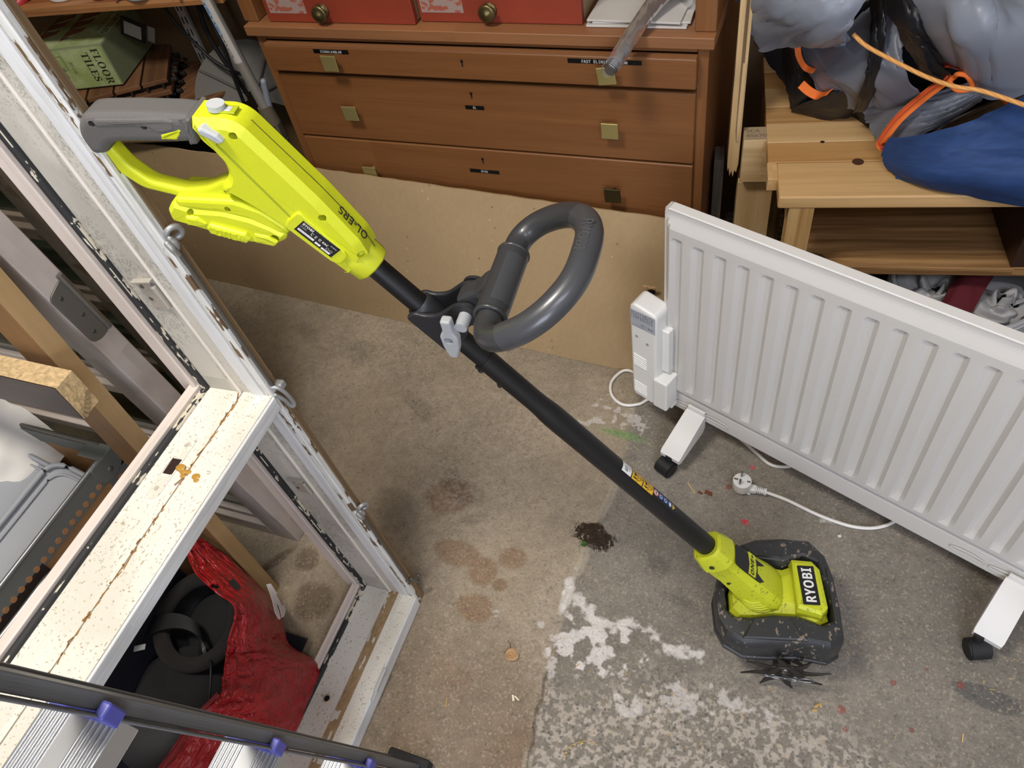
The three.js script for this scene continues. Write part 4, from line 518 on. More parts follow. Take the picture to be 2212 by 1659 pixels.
  const loopPts = [...half.slice(1).map(([v, q]) => [v, -q]).reverse(), ...half].map(([v, s]) => LG(v, s));
  const lg = part('loop_handle', [tube(loopPts, 0.0138, { n: 120, rs: 20 })], gm, t, 'dark grey D-shaped front handle');
  part('handle_insert', [tube([[0.032, 0.081], [0.058, 0.0775], [0.082, 0.066], [0.1, 0.047], [0.109, 0.026], [0.111, 0], [0.109, -0.026], [0.1, -0.047], [0.089, -0.06]].map(([v, s]) => LG(v, s)), 0.0145, { n: 80, rs: 20 })], phy({ color: '#424346', roughness: 0.34, clearcoat: 0.2 }), lg);
  { const c = LG(0.1105, -0.012), nrm = (() => { const a = LG(0.5, 0).sub(LG(0, 0)).normalize(), n = new THREE.Vector3().crossVectors(a, S2).normalize(); if (n.y < 0) n.negate(); return n; })(), out = LG(1, 0).sub(LG(0, 0)).normalize(); const nn = nrm.clone().multiplyScalar(0.85).addScaledVector(out, 0.35).normalize(); const X = S2.clone(), Yv = new THREE.Vector3().crossVectors(nn, X); const g = text('RYOBI', 0.011, 0.0006, fontR); g.applyMatrix4(new THREE.Matrix4().makeBasis(X, Yv, nn).setPosition(c.clone().addScaledVector(nn, 0.0139))); part('embossed_letters', [g], mat('#4c4d50', 0.35), lg, 'embossed letters RYOBI'); }
  part('sleeve', [(() => { const p = LG(0, -0.046), q = LG(0, 0.046); return cyl(p.toArray(), q.toArray(), 0.0176, 0.0176, 28); })(), ...[-0.044, 0.044].map((s) => { const g = new THREE.TorusGeometry(0.0158, 0.0028, 10, 32).applyQuaternion(new THREE.Quaternion().setFromUnitVectors(V(0, 0, 1), S2)); return g.translate(...LG(0, s).toArray()); })], gm, lg, 'dark grey split sleeve');
  part('sleeve_panel', [(() => { const g = sheet(12, 6, (u, v) => { const th = mix(-0.65, 0.75, u), s = mix(-0.032, 0.034, v), d = LG(0, s); const n = V(-Math.sin(th + 0.25), Math.cos(th + 0.25), 0); const w = V(n.x, n.y, 0).applyMatrix4(new THREE.Matrix4().extractRotation(MG)); return d.addScaledVector(w, 0.0181).toArray(); }, { th: 0.0008 }); return g; })()], phy({ color: '#414245', roughness: 0.36 }), lg);
  const plate = pg([[0.636, -0.013], [0.636, 0.004], [0.627, 0.0115], [0.6205, 0.028], [0.6255, 0.062], [0.618, 0.079], [0.603, 0.081], [0.5935, 0.068], [0.588, 0.045], [0.577, 0.016], [0.566, -0.013]]);
  const cl = part('clamp', inG([extr(rounded(plate, 0.008), 0.006, { bevel: 0.002 }).translate(0, 0, 0.0165), extr(rounded(plate, 0.008), 0.006, { bevel: 0.002 }).translate(0, 0, -0.0165), lat([[0.0129, 0.634], [0.0158, 0.634], [0.0165, 0.628], [0.0165, 0.574], [0.0158, 0.567], [0.0129, 0.567]], 28)]), gmd, t, 'black two-sided shaft clamp');
  for (const z of [0.0205, -0.0205]) part('pivot_disc', inG([new THREE.CylinderGeometry(0.0165, 0.0165, 0.004, 30).rotateX(Math.PI / 2).translate(-0.609, 0.0655, z)]), gmd, cl);
  part('handle_arm', inG([extr(rounded(pg([[0.626, 0.058], [0.595, 0.06], [0.594, 0.078], [0.6, 0.09], [0.594, 0.104], [0.596, 0.114], [0.630, 0.116], [0.630, 0.105], [0.626, 0.092], [0.627, 0.075]]), 0.01), 0.026, { bevel: 0.006, seg: 3 }), extr(rounded([[-0.014, 0.088], [0.014, 0.088], [0.020, 0.1], [0.036, 0.110], [0.036, 0.118], [-0.036, 0.118], [-0.036, 0.110], [-0.020, 0.1]], 0.006), 0.022, { bevel: 0.005, seg: 3 }).rotateY(Math.PI / 2).translate(-0.612, 0, 0)]), gm, lg, 'forked arm of the loop handle');
  const lv = inG([cyl([-0.609, 0.0655, 0.02], [-0.609, 0.0655, 0.04], 0.0072, 0.0072, 20), cut(extr(rounded([[-0.0065, 0.0235], [0.0055, 0.0245], [0.0065, 0.006], [0.011, -0.004], [0.0095, -0.024], [0.005, -0.040], [-0.0045, -0.040], [-0.009, -0.022], [-0.0105, -0.004], [-0.0055, 0.006]], 0.003), 0.011, { bevel: 0.0025, seg: 3 }), [drill(-0.0005, -0.0085, 0.0052, -0.002, 0.02)]).rotateZ(0.91).translate(-0.6107, 0.050, 0.0425)]);
  part('clamp_lever', lv, lever, t, 'grey plastic clamp lever');
  // ---- gear head
  const ring = (pts, y) => pts.map(([a, b, c]) => [a, c ?? y, b]);
  const O = [[0.050, -0.072], [0.085, -0.091], [0.13, -0.0985], [0.176, -0.0965], [0.2, -0.068], [0.211, -0.03], [0.217, 0.03], [0.2185, 0.076], [0.198, 0.092], [0.15, 0.091], [0.105, 0.097], [0.066, 0.103], [0.036, 0.091], [0.022, 0.066], [0.017, 0.02], [0.03, -0.045]];
  const I = [[0.062, -0.045], [0.088, -0.049], [0.13, -0.045], [0.162, -0.060], [0.184, -0.052], [0.192, -0.02], [0.202, 0.02], [0.205, 0.045], [0.186, 0.056], [0.15, 0.044], [0.11, 0.046], [0.076, 0.054], [0.05, 0.056], [0.036, 0.044], [0.034, 0.012], [0.045, -0.032]];
  const lerpR = (k, y) => O.map((o, i) => [mix(o[0], I[i][0], k), y, mix(o[1], I[i][1], k)]);
  const big = (k, f) => O.map((o) => { const x = 0.118 + (o[0] - 0.118) * k, z = 0.0 + (o[1]) * k; return [x, f(x, z), z]; });
  const guardM = phy({ map: tex(512, 512, (u, v) => { const q = fbm(u * 40, v * 26, 4) + 0.35 * (fbm(u * 7, v * 7, 2) - 0.5), k = 0.85 + 0.3 * fbm(u * 5, v * 5, 3); return q > 0.72 ? [0.20, 0.16, 0.12] : q > 0.69 ? [0.07, 0.06, 0.05] : [0.026 * k, 0.027 * k, 0.029 * k]; }, 5, 5), roughness: 0.42, bumpMap: fine, bumpScale: 0.0002 });
  const yl = (x, z) => 0.098 + 0.022 * sst(0.12, 0.02, x) - 0.012 * sst(0.17, 0.22, x);
  const gd = part('guard', inH([muv(loft([big(1.0, (x, z) => yl(x, z) - 0.004), big(1.025, (x, z) => yl(x, z)), big(1.022, (x, z) => yl(x, z) + 0.006), big(1.0, (x, z) => yl(x, z) + 0.008), big(1.0, () => 0.150), lerpR(0.10, 0.1615), lerpR(0.22, 0.167), lerpR(0.80, 0.1685), lerpR(0.93, 0.1655), lerpR(1.0, 0.158), I.map(([a, b]) => [mix(a, 0.12, 0.06), 0.118, mix(b, 0, 0.06)])], { crease: 0.5 }), 'x')]), guardM, t, 'dark grey dirty tine guard');
  const pan = (pts, y0, y1, k = 0.90) => { const cx = pts.reduce((s, p) => s + p[0], 0) / pts.length, cz = pts.reduce((s, p) => s + p[1], 0) / pts.length; return loft([pts.map(([a, b]) => [a, y0, b]), pts.map(([a, b]) => [a, y1, b]), pts.map(([a, b]) => [cx + (a - cx) * k, y1 + 0.002, cz + (b - cz) * k])], { capB: true, crease: 0.3 }); };
  part('raised_panel', inH([muv(pan([[0.062, 0.093], [0.079, 0.058], [0.135, 0.05], [0.162, 0.086]], 0.16, 0.1682), 'x')]), guardM, gd); part('raised_panel', inH([muv(pan([[0.062, -0.072], [0.083, -0.053], [0.125, -0.053], [0.14, -0.088]], 0.16, 0.1682), 'x')]), guardM, gd);
  part('raised_panel', inH([muv(pan([[0.023, 0.012], [0.033, 0.012], [0.036, 0.04], [0.026, 0.055]], 0.16, 0.170), 'x')]), guardM, gd); part('raised_panel', inH([muv(pan([[0.197, -0.045], [0.207, -0.03], [0.213, 0.05], [0.205, 0.06]], 0.16, 0.1682), 'x')]), guardM, gd);
  // yellow gear housing: base in the opening, pad with the name, neck up to the shaft
  const Ib = I.map(([a, b]) => [mix(a, 0.12, 0.03), mix(b, 0.0, 0.03)]), cI = (k, y, kz = k) => Ib.map(([a, b]) => [0.125 + (a - 0.125) * k, y, b * kz]);
  const gh = part('gear_housing', inH([muv(loft([cI(0.9, 0.05), cI(0.97, 0.12), cI(0.95, 0.146), cI(0.88, 0.1535), cI(0.5, 0.160)], { capB: true, crease: 0.4 }), 'x'),
    muv(loft([[[0.14, -0.050], [0.176, -0.052], [0.189, -0.038], [0.198, 0.03], [0.187, 0.046], [0.147, 0.04]], [[0.142, -0.047], [0.1745, -0.049], [0.1865, -0.036], [0.195, 0.029], [0.185, 0.0435], [0.148, 0.037]], [[0.146, -0.041], [0.172, -0.043], [0.181, -0.032], [0.189, 0.027], [0.181, 0.0375], [0.151, 0.032]]].map((r, i) => r.map(([a, b]) => [a, [0.148, 0.176, 0.179][i] - (a - 0.15) * 0.12, b])), { capB: true, crease: 0.3 }), 'x')]), limeDirty, t, 'dirty lime green gear housing');
  { const p = extr(rounded([[-0.034, -0.0135], [0.034, -0.0135], [0.034, 0.0135], [-0.034, 0.0135]], 0.002), 0.002, { bevel: 0.0005 }); const X = V(-0.10, 0, -1).normalize(), N = V(0.119, 0.993, -0.01).normalize(), Y = new THREE.Vector3().crossVectors(N, X).normalize(); const m = new THREE.Matrix4().makeBasis(X, Y, N).setPosition(V(0.1665, 0.1778, -0.004)); p.applyMatrix4(m); part('name_plate', inH([p]), mat('#131315', 0.5), gh, 'black name plate');
    const tx = text('RYOBI', 0.0155, 0.0006); tx.computeBoundingBox(); const k = 0.059 / (tx.boundingBox.max.x - tx.boundingBox.min.x); tx.scale(k, 1.05, 1); tx.applyMatrix4(new THREE.Matrix4().makeBasis(X, Y, N).setPosition(V(0.1665, 0.1778, -0.004).addScaledVector(N, 0.0009))); part('lettering', inH([tx]), mat('#e4e3df', 0.5), gh, 'white letters RYOBI'); }
  // neck: octagon rings along the shaft axis, widening into the base
  const oct = (a, ru, rs, du = 0) => { const r = []; for (let k = 0; k < 16; k++) { const th = (k + 0.5) / 16 * Math.PI * 2, q = 1 / Math.pow(Math.pow(Math.abs(Math.cos(th)), 3.2) + Math.pow(Math.abs(Math.sin(th)), 3.2), 1 / 3.2); r.push([-a, du + Math.sin(th) * ru * q, Math.cos(th) * rs * q]); } return r; };
  const nk = part('neck', inT([muv(loft([oct(0.0035, 0.0175, 0.0175), oct(0.0045, 0.0205, 0.0205), oct(0.001, 0.0245, 0.0245), oct(-0.024, 0.0295, 0.0295), oct(-0.03, 0.0300, 0.0300), oct(-0.034, 0.0282, 0.0282), oct(-0.07, 0.0275, 0.029, 0.002), oct(-0.11, 0.030, 0.033, 0.004), oct(-0.145, 0.031, 0.0375, 0.007), oct(-0.172, 0.026, 0.0385, 0.012), oct(-0.188, 0.016, 0.034, 0.017)], { capA: true, capB: true, crease: 0.5 }), 'x')]), limeDirty, gh, 'lime green neck');
  part('neck_label', inT([extr(rounded(pg([[-0.036, 0.0165], [-0.036, -0.018], [-0.05, -0.0205], [-0.105, -0.0205], [-0.122, -0.012], [-0.126, 0.004], [-0.12, 0.0165]]), 0.004), 0.001, { bevel: 0.0003, seg: 1 }).applyMatrix4(new THREE.Matrix4().makeBasis(V(1, 0, 0), V(0, 0, -1), V(0, 1, 0))).rotateZ(0.055).translate(0, 0.0268, 0)]), mat('#17181a', 0.5), nk, 'black label band on the neck');
  { const g = text('ONE+', 0.0098, 0.0004); g.applyMatrix4(new THREE.Matrix4().makeBasis(V(0, 0, -1), V(-1, 0, 0), V(0, 1, 0))).translate(0.083, 0.0325, -0.001); part('badge', inT([extr(rounded([[0.072, 0.02], [0.092, 0.02], [0.096, 0], [0.092, -0.0185], [0.072, -0.0185], [0.076, 0]], 0.002), 0.0006, { bevel: 0 }).applyMatrix4(new THREE.Matrix4().makeBasis(V(1, 0, 0), V(0, 0, -1), V(0, 1, 0))).rotateZ(0.055).translate(0, 0.0276, 0)]), lime, nk, 'lime band of the neck label'); part('lettering', inT([g]), mat('#17181a', 0.5), nk, 'black letters ONE+'); }
  part('screw_hole', inT([[0.018, -0.002], [0.075, -0.004]].map(([x, y]) => new THREE.CylinderGeometry(0.0042, 0.0042, 0.002, 16).rotateX(Math.PI / 2).translate(x, y, x < 0.05 ? 0.0283 : 0.0285))), hole, nk).userData.kind = 'stuff';
  for (let k = 0; k < 5; k++) { const g = new THREE.TorusGeometry(1, 0.0022 / 0.04, 8, 40).rotateX(Math.PI / 2).scale(0.036 - k * 0.0012, 0.04, 0.0395 - k * 0.001).translate(0.09 - k * 0.003, 0.158 + k * 0.0055, 0.002); part('cooling_rib', inH([g]), limeDirty, gh); }
  // tines: four toothed steel discs on one axle
  const star = (off) => { const pts = []; const n = 8; for (let k = 0; k < n; k++) { const a = k / n * Math.PI * 2 + off, P = (r, d) => [Math.cos(a + d) * r, Math.sin(a + d) * r]; pts.push(P(0.031, -0.30), P(0.034, -0.12), P(0.05, 0.02), P(0.0725, 0.20), P(0.058, 0.20), P(0.044, 0.23), P(0.033, 0.36)); } return extr(pts, 0.0025, { bevel: 0.0004, seg: 1 }); };
  const tineM = std({ color: '#2b2724', roughness: 0.5, metalness: 0.35 }); const hubY = 0.0738;
  [[0.108, 0.1], [0.074, 0.5], [-0.066, 0.3], [-0.098, 0.75]].forEach(([z, o]) => part('tine_disc', inH([star(o).translate(0.137, hubY, z), cyl([0.137, hubY, z - 0.004], [0.137, hubY, z + 0.003], 0.03, 0.028, 32)]), tineM, t));
  const ax = part('axle', inH([cyl([0.137, hubY, -0.104], [0.137, hubY, 0.116], 0.0105, 0.0105, 20), cyl([0.137, hubY, 0.109], [0.137, hubY, 0.1135], 0.014, 0.013, 20)]), std({ color: '#3d3a37', metalness: 0.6, roughness: 0.45 }), t);
  for (const [dx, dy] of [[-0.002, 0.019], [-0.018, -0.008], [0.017, -0.009]]) part('rivet', inH([new THREE.SphereGeometry(0.005, 14, 8).scale(1, 1, 0.4).translate(0.137 + dx, hubY + dy, 0.111)]), M.steel, ax);
  part('hitch_pin', inH([tube([[0.104, 0.0795, 0.1155], [0.118, 0.074, 0.1175], [0.128, 0.0745, 0.119], [0.136, 0.081, 0.1195], [0.146, 0.075, 0.1195], [0.155, 0.0745, 0.119], [0.158, 0.081, 0.118], [0.168, 0.086, 0.118], [0.179, 0.083, 0.118], [0.18, 0.075, 0.118], [0.17, 0.0725, 0.118], [0.157, 0.0745, 0.118]], 0.0013, { n: 80, rs: 7 }), capTube([[0.106, 0.073, 0.116], [0.137, 0.0738, 0.116], [0.156, 0.0745, 0.118]], 0.0013, { n: 12, rs: 7 })]), M.steel, ax, 'bent steel hitch pin');
}
// ---------------------------------------------------------------- shelf corner behind the tiller grip
{
  const RY = 0.16057, W = (u, y, w) => bw(u, y, w);
  const at = (g, u, y, w, ry = 0) => { g = merge(g); g.rotateY(RY + ry); return g.translate(...W(u, y, w)); };
  const sh = thing('wall_shelf', 'varnished pine wall shelf on a slotted white upright, above the tile box', 'shelf', W(-1.75, 0.765, -0.48), RY);
  part('shelf_board', box(1.2, 0.02, 0.22, 0, 0.01, 0, { r: 0.0015, uv: 'x' }), std({ map: woodTex(lin('#b98555'), lin('#8a572f'), { sd: 101, knots: 1, contrast: 1.1 }), roughness: 0.5 }), sh);
  const up = part('slotted_upright', box(0.024, 0.62, 0.012, 0.32, -0.16, -0.126, { r: 0.001 }), mat('#cfccc4', 0.5), sh, 'white slotted steel upright');
  for (let k = 0; k < 11; k++) for (const x of [-0.005, 0.005]) part('slot', box(0.003, 0.017, 0.0008, 0.32 + x, -0.10 - k * 0.032, -0.1197, { r: 0 }), mat('#3a352e', 0.9), up);
  part('bracket', extr([[0, 0], [0.2, 0], [0.2, -0.01], [0.02, -0.05], [0, -0.05]], 0.003, { bevel: 0 }).rotateY(-Math.PI / 2).translate(0.32, 0, -0.118), mat('#cfccc4', 0.5), sh);
  // things on the shelf, cut off by the picture's top edge
  const bottle = (name, label, prof, m, u, w, cat = 'bottle', sx = 1, sz = 1) => { const t = thing(name, label, cat, W(u, 0.7852, w), RY); const g = new THREE.LatheGeometry(prof.map((p) => new THREE.Vector2(...p)), 32); g.scale(sx, 1, sz); part('body', g, m, t); const top = prof[prof.length - 1]; part('cap', cyl([0, top[1] - 0.01, 0], [0, top[1] + 0.018, 0], top[0] + 0.004, top[0] + 0.003, 20), mat('#d8d8d8', 0.5), t); };
  const P = (r, h) => [[0, 0], [r - 0.004, 0], [r, 0.005], [r, h * 0.6], [r * 0.7, h * 0.8], [r * 0.35, h * 0.86], [r * 0.33, h]];
  bottle('white_bottle', 'white plastic bottle at the left end of the pine wall shelf', P(0.043, 0.18), mat('#dcdcdc', 0.4), -1.565, -0.425);
  bottle('magenta_bottle', 'magenta plastic bottle between white and clear containers on the wall shelf', P(0.036, 0.17), mat('#93367c', 0.4), -1.455, -0.413);
  bottle('clear_bottle', 'grey translucent container at the right on the pine wall shelf', P(0.048, 0.16), phy({ color: '#cdd0d6', roughness: 0.25, transmission: 0.4, thickness: 0 }), -1.348, -0.405);
  { const t = thing('red_tool', 'red tube grip sticking out over the left end of the wall shelf', 'tool', W(-1.67, 0.787, -0.40), RY); part('grip', [capTube([[-0.03, -0.012, 0.03], [0.01, 0.014, -0.02], [0.05, 0.04, -0.08]], 0.012, { n: 20, rs: 12 })], mat('#b8323a', 0.4), t); part('end_ring', new THREE.TorusGeometry(0.011, 0.003, 8, 20).rotateY(0.6).translate(-0.029, -0.011, 0.029), mat('#a32a30', 0.4), t); }
  // lower shelf with wooden deck tiles
  solo('lower_shelf', at(box(0.66, 0.02, 0.30, 0, 0, 0, { uv: 'x' }), -1.72, 0.48, -0.46), M.brownWood, 'dusty brown lower shelf carrying the wooden floor tiles', 'shelf');
  const slatM = [0, 1].map((i) => std({ map: woodTex(lin(['#8c6443', '#7d5636'][i]), lin(['#6c4629', '#5d3c22'][i]), { sd: 130 + i * 9, knots: 0 }), roughness: 0.75 })), gridM = mat('#17130f', 0.8);
  const tile = (label, u, y, w, ry, flip) => { const t = thing('wood_floor_tile', label, 'floor tile', W(u, y, w), RY + ry, 'wooden floor tiles stacked on the lower shelf');
    for (let k = 0; k < 4; k++) part('slat', flip ? box(0.27, 0.012, 0.064, 0, 0.018, -0.1035 + k * 0.069, { r: 0.002, uv: 'x' }) : box(0.064, 0.012, 0.27, -0.1035 + k * 0.069, 0.018, 0, { r: 0.002, uv: 'z' }), slatM[k % 2], t);
    const gr = []; for (let k = 0; k < 7; k++) gr.push(box(0.006, 0.011, 0.275, -0.12 + k * 0.04, 0.006, 0, { r: 0.001 }), box(0.275, 0.006, 0.006, 0, 0.005, -0.12 + k * 0.04, { r: 0.001 })); for (let k = 0; k < 6; k++) gr.push(cyl([0.14, 0.006, -0.11 + k * 0.044], [0.153, 0.006, -0.11 + k * 0.044], 0.006, 0.006, 10)); part('base_grid', gr, gridM, t); return t; };
  tile('lowest wooden floor tile of the stack under the green box', -1.60, 0.4905, -0.505, 0.40, false); tile('second wooden floor tile from the bottom under the green box', -1.61, 0.5155, -0.51, 0.36, true); tile('topmost wooden floor tile directly under the green box', -1.62, 0.5405, -0.512, 0.42, false);
  tile('wooden floor tile lying beside the stack with its black clips showing', -1.45, 0.4905, -0.50, 0.9, true);
  // box of floor tiles
  { const t = thing('tile_box', 'pale green printed cardboard box reading FLOOR TILES on the wooden tile stack', 'box', W(-1.661, 0.568, -0.508), RY + 0.105);
    const wid = 0.21, hh = 0.105, dep = 0.212;
    const prnt = (g, Wd, Hd, top) => { for (let i = 0; i < 260; i++) { const r = h2(i, 5); g.fillStyle = `rgba(${r > 0.5 ? '120,140,60' : '215,222,180'},0.10)`; g.beginPath(); g.arc(h2(i, 1) * Wd, h2(i, 2) * Hd, 20 + 60 * h2(i, 3), 0, 7); g.fill(); } };
    const topT = canvasTex(512, 512, (g, Wd, Hd) => { g.fillStyle = '#aeb98c'; g.fillRect(0, 0, Wd, Hd); prnt(g, Wd, Hd); const deck = (x0, x1) => { g.save(); g.beginPath(); g.moveTo(x0, 0); g.lineTo(x1, 0); g.lineTo(x1 - 30, 330); g.lineTo(x0 - 30 + (x1 - x0) * 0.2, 430); g.lineTo(x0, 430); g.closePath(); g.clip(); for (let k = 0; k < 30; k++) { g.fillStyle = ['#7b4a30', '#8d5a3c', '#6b3d28', '#9a6746'][k % 4]; if (k % 7 > 3) g.fillRect(x0 - 40, k * 15, 260, 14); else { g.save(); g.translate(x0, k * 15); g.rotate(-0.5); g.fillRect(-100, 0, 320, 14); g.restore(); } } g.restore(); }; deck(10, 150); deck(190, 330); g.fillStyle = '#33402a'; g.save(); g.translate(452, 250); g.rotate(Math.PI / 2); g.font = 'bold 54px sans-serif'; g.textAlign = 'center'; g.fillText('FLOOR TILES', -40, 0); g.font = '40px sans-serif'; g.fillText('ACACIA WOOD', -50, 60); g.restore(); });
    const frT = canvasTex(512, 256, (g, Wd, Hd) => { g.fillStyle = '#96a275'; g.fillRect(0, 0, Wd, Hd); prnt(g, Wd, Hd); g.fillStyle = '#20291a'; g.save(); g.translate(400, 128); g.rotate(Math.PI / 2); g.textAlign = 'center'; g.font = 'bold 66px serif'; g.fillText('FLOOR', 0, -30); g.fillText('TILES', 0, 44); g.font = '30px sans-serif'; g.fillText('30 cm', -10, 150); g.fillText('30 cm', 20, 220); g.restore(); g.strokeStyle = '#4f5b38'; g.lineWidth = 3; g.strokeRect(70, 40, 150, 90); });
    const plane = (w, h, f) => { const g = new THREE.PlaneGeometry(w, h); f(g); return g; };
    part('carton', box(wid, hh, dep, 0, hh / 2, 0, { r: 0.003 }), mat('#7d8765', 0.75), t);
    part('printed_top', plane(wid - 0.006, dep - 0.006, (g) => g.rotateX(-Math.PI / 2).translate(0, hh + 0.0003, 0)), std({ map: topT, roughness: 0.6 }), t, 'printed top reading FLOOR TILES ACACIA WOOD');
    part('printed_front', plane(wid - 0.006, hh - 0.006, (g) => g.translate(0, hh / 2, dep / 2 + 0.0003)), std({ map: frT, roughness: 0.6 }), t, 'printed front reading FLOOR TILES');
    part('flap_seam', box(0.0012, 0.003, dep - 0.01, wid / 2 - 0.001, hh - 0.012, 0.0, { r: 0 }), mat('#c9c4a8', 0.8), t); }
  { const t = thing('white_ring', 'small white plastic ring leaning on the front of the green box', 'ring', W(-1.700, 0.66, -0.362), RY); part('band', new THREE.TorusGeometry(0.019, 0.0042, 10, 30).rotateY(0.5), mat('#e5e1da', 0.5), t); }
  { const t = thing('price_card', 'black framed card with white print hanging behind the green box', 'card', W(-1.492, 0.672, -0.48), RY); t.rotation.z = -0.5; part('frame', box(0.06, 0.05, 0.006, 0, 0, 0, { r: 0.002 }), M.black, t); part('print', box(0.042, 0.034, 0.0012, 0, 0, 0.0032, { r: 0 }), mat('#a8a49c', 0.6), t); part('tab', box(0.018, 0.04, 0.003, 0.042, 0.004, -0.004, { r: 0.001 }), mat('#8b867e', 0.6), t); }
  // cables hanging down
  const cab = (label, pts, r) => solo('black_cable', capTube(pts.map((p) => W(...p)), r, { n: 60, rs: 8 }), M.black, label, 'cable');
  cab('black cable curving down from the left over the white upright', [[-1.40, 0.80, -0.36], [-1.371, 0.749, -0.45], [-1.355, 0.69, -0.46], [-1.33, 0.64, -0.46], [-1.30, 0.60, -0.455], [-1.264, 0.574, -0.45], [-1.24, 0.555, -0.46]], 0.0042);
  cab('thick black cable hanging between the upright and the trimmer tube', [[-1.262, 0.80, -0.36], [-1.272, 0.743, -0.45], [-1.281, 0.679, -0.455], [-1.277, 0.629, -0.455], [-1.264, 0.572, -0.455], [-1.25, 0.5, -0.46]], 0.0055);
  cab('black cable hanging straight beside the white trimmer tube', [[-1.245, 0.79, -0.36], [-1.25, 0.742, -0.43], [-1.238, 0.644, -0.43], [-1.246, 0.563, -0.43], [-1.251, 0.488, -0.43], [-1.262, 0.40, -0.44]], 0.0045);
  // string trimmer standing with its guard up
  { const t = thing('string_trimmer', 'old string trimmer standing left of the chest, white stickered tube above its grey guard', 'trimmer', W(-1.18, 0, -0.42), RY); const L = (u, y, w) => { const p = V(...W(u, y, w)).sub(t.position).applyAxisAngle(V(0, 1, 0), -RY); return p.toArray(); };
    part('tube', cyl(L(-1.137, 0.52, -0.34), L(-1.178, 0.98, -0.33), 0.0125, 0.0125, 24), std({ color: '#8f8a82', roughness: 0.45, metalness: 0.3 }), t);
    const st = canvasTex(256, 512, (g, Wd, Hd) => { g.fillStyle = '#b5b0aa'; g.fillRect(0, 0, Wd, Hd); g.translate(Wd / 2, 0); for (const [y, c] of [[300, '#2f6ea5'], [372, '#2f6ea5']]) { g.fillStyle = c; g.beginPath(); g.arc(0, y, 32, 0, 7); g.fill(); g.strokeStyle = '#dfe4e8'; g.lineWidth = 5; g.beginPath(); g.arc(0, y, 18, 0, 7); g.stroke(); } g.fillStyle = '#222'; g.font = 'bold 56px sans-serif'; g.textAlign = 'center'; g.fillText('C', 0, 488); g.fillText('E', 0, 440); g.font = '40px sans-serif'; g.fillText('4', 0, 240); g.lineWidth = 6; g.strokeStyle = '#222'; g.strokeRect(-34, 150, 68, 44); });
    const d0 = V(...L(-1.137, 0.52, -0.34)), d1 = V(...L(-1.178, 0.98, -0.33)), B = basis(d1.clone().sub(d0), V(0, 0, 1)); const g = sheet(16, 2, (u, v) => { const a = mix(0.9, -1.4, u), q = d0.clone().lerp(d1, mix(0.29, 0.92, v)); return V(0, Math.cos(a) * 0.0128, Math.sin(a) * 0.0128).applyMatrix4(B).add(q).toArray(); }); part('sticker', g, std({ map: st, roughness: 0.5, side: THREE.DoubleSide }), t, 'worn pale sticker with blue safety symbols and CE');
    const gc = V(...L(-1.235, 0.50, -0.45)), ring = []; const gs = sheet(28, 6, (u, v) => { const a = mix(-0.3, 3.5, u), r = mix(0.02, 0.145, v); const p = V(Math.cos(a) * r, Math.sin(a) * r * 0.92, -0.02 + 0.03 * v * v); p.applyEuler(new THREE.Euler(-0.55, 0.1, 0)); return p.add(gc).toArray(); }, { th: 0.004 }); part('guard', gs, std({ color: '#69665f', roughness: 0.75 }), t, 'dusty grey half-round guard');
    const ribs = [0.4, 1.1, 1.8, 2.6].map((a) => { const f = (r) => { const p = V(Math.cos(a) * r, Math.sin(a) * r * 0.92, -0.012 + 0.03 * (r / 0.145) ** 2); p.applyEuler(new THREE.Euler(-0.55, 0.1, 0)); return p.add(gc).toArray(); }; return capTube([f(0.03), f(0.09), f(0.14)], 0.003, { n: 8, rs: 6 }); }); part('guard_rib', ribs[0], std({ color: '#5c5952', roughness: 0.75 }), t); ribs.slice(1).forEach((r) => part('guard_rib', r, std({ color: '#5c5952', roughness: 0.75 }), t));
    const gm = mat('#5a5140', 0.85); part('gear_head', [cyl(L(-1.136, 0.495, -0.34), L(-1.139, 0.54, -0.34), 0.021, 0.017, 18), bar(L(-1.136, 0.45, -0.34), L(-1.136, 0.50, -0.34), 0.03, 0.036, { r: 0.006 }), cyl(L(-1.165, 0.49, -0.34), L(-1.12, 0.48, -0.34), 0.009), cyl(L(-1.136, 0.39, -0.34), L(-1.136, 0.45, -0.34), 0.014, 0.02, 14), cyl(L(-1.15, 0.43, -0.35), L(-1.16, 0.38, -0.35), 0.012, 0.012, 12)], gm, t, 'dirty gear head'); 
    part('stand', bar(L(-1.136, 0, -0.345), L(-1.136, 0.40, -0.34), 0.024, 0.024), gm, t); }
  solo('grey_pipe', capTube([W(-1.115, 0.60, -0.34), W(-1.135, 0.50, -0.345), W(-1.15, 0.38, -0.35), W(-1.158, 0.0, -0.36)], 0.0075, { n: 40, rs: 12 }), mat('#858a95', 0.4), 'thin blue grey pipe standing against the left side of the chest', 'pipe');
  { const t = thing('wall_socket', 'small grey cable clip standing low on the wall beside the pipe', 'socket', W(-1.1, 0.40, -0.56), RY); part('body', box(0.03, 0.04, 0.04, 0, 0, -0.02, { r: 0.004 }), mat('#8c8c88', 0.5), t); part('slot', box(0.014, 0.02, 0.002, 0.003, 0, 0.0006, { r: 0 }), M.dark, t); }
  { const t = thing('black_crate', 'black slatted plastic crate in the dark corner under the shelf', 'crate', W(-1.62, 0, -0.52), RY); const m = mat('#14140f', 0.8); for (const z of [-0.06, 0.06]) for (let k = 0; k < 5; k++) part('slat', box(0.3, 0.045, 0.008, 0, 0.03 + k * 0.085, z, { r: 0.002 }), m, t); for (const x of [-0.145, 0.145]) part('end_board', box(0.008, 0.42, 0.13, x, 0.21, 0, { r: 0.002 }), m, t); }
}
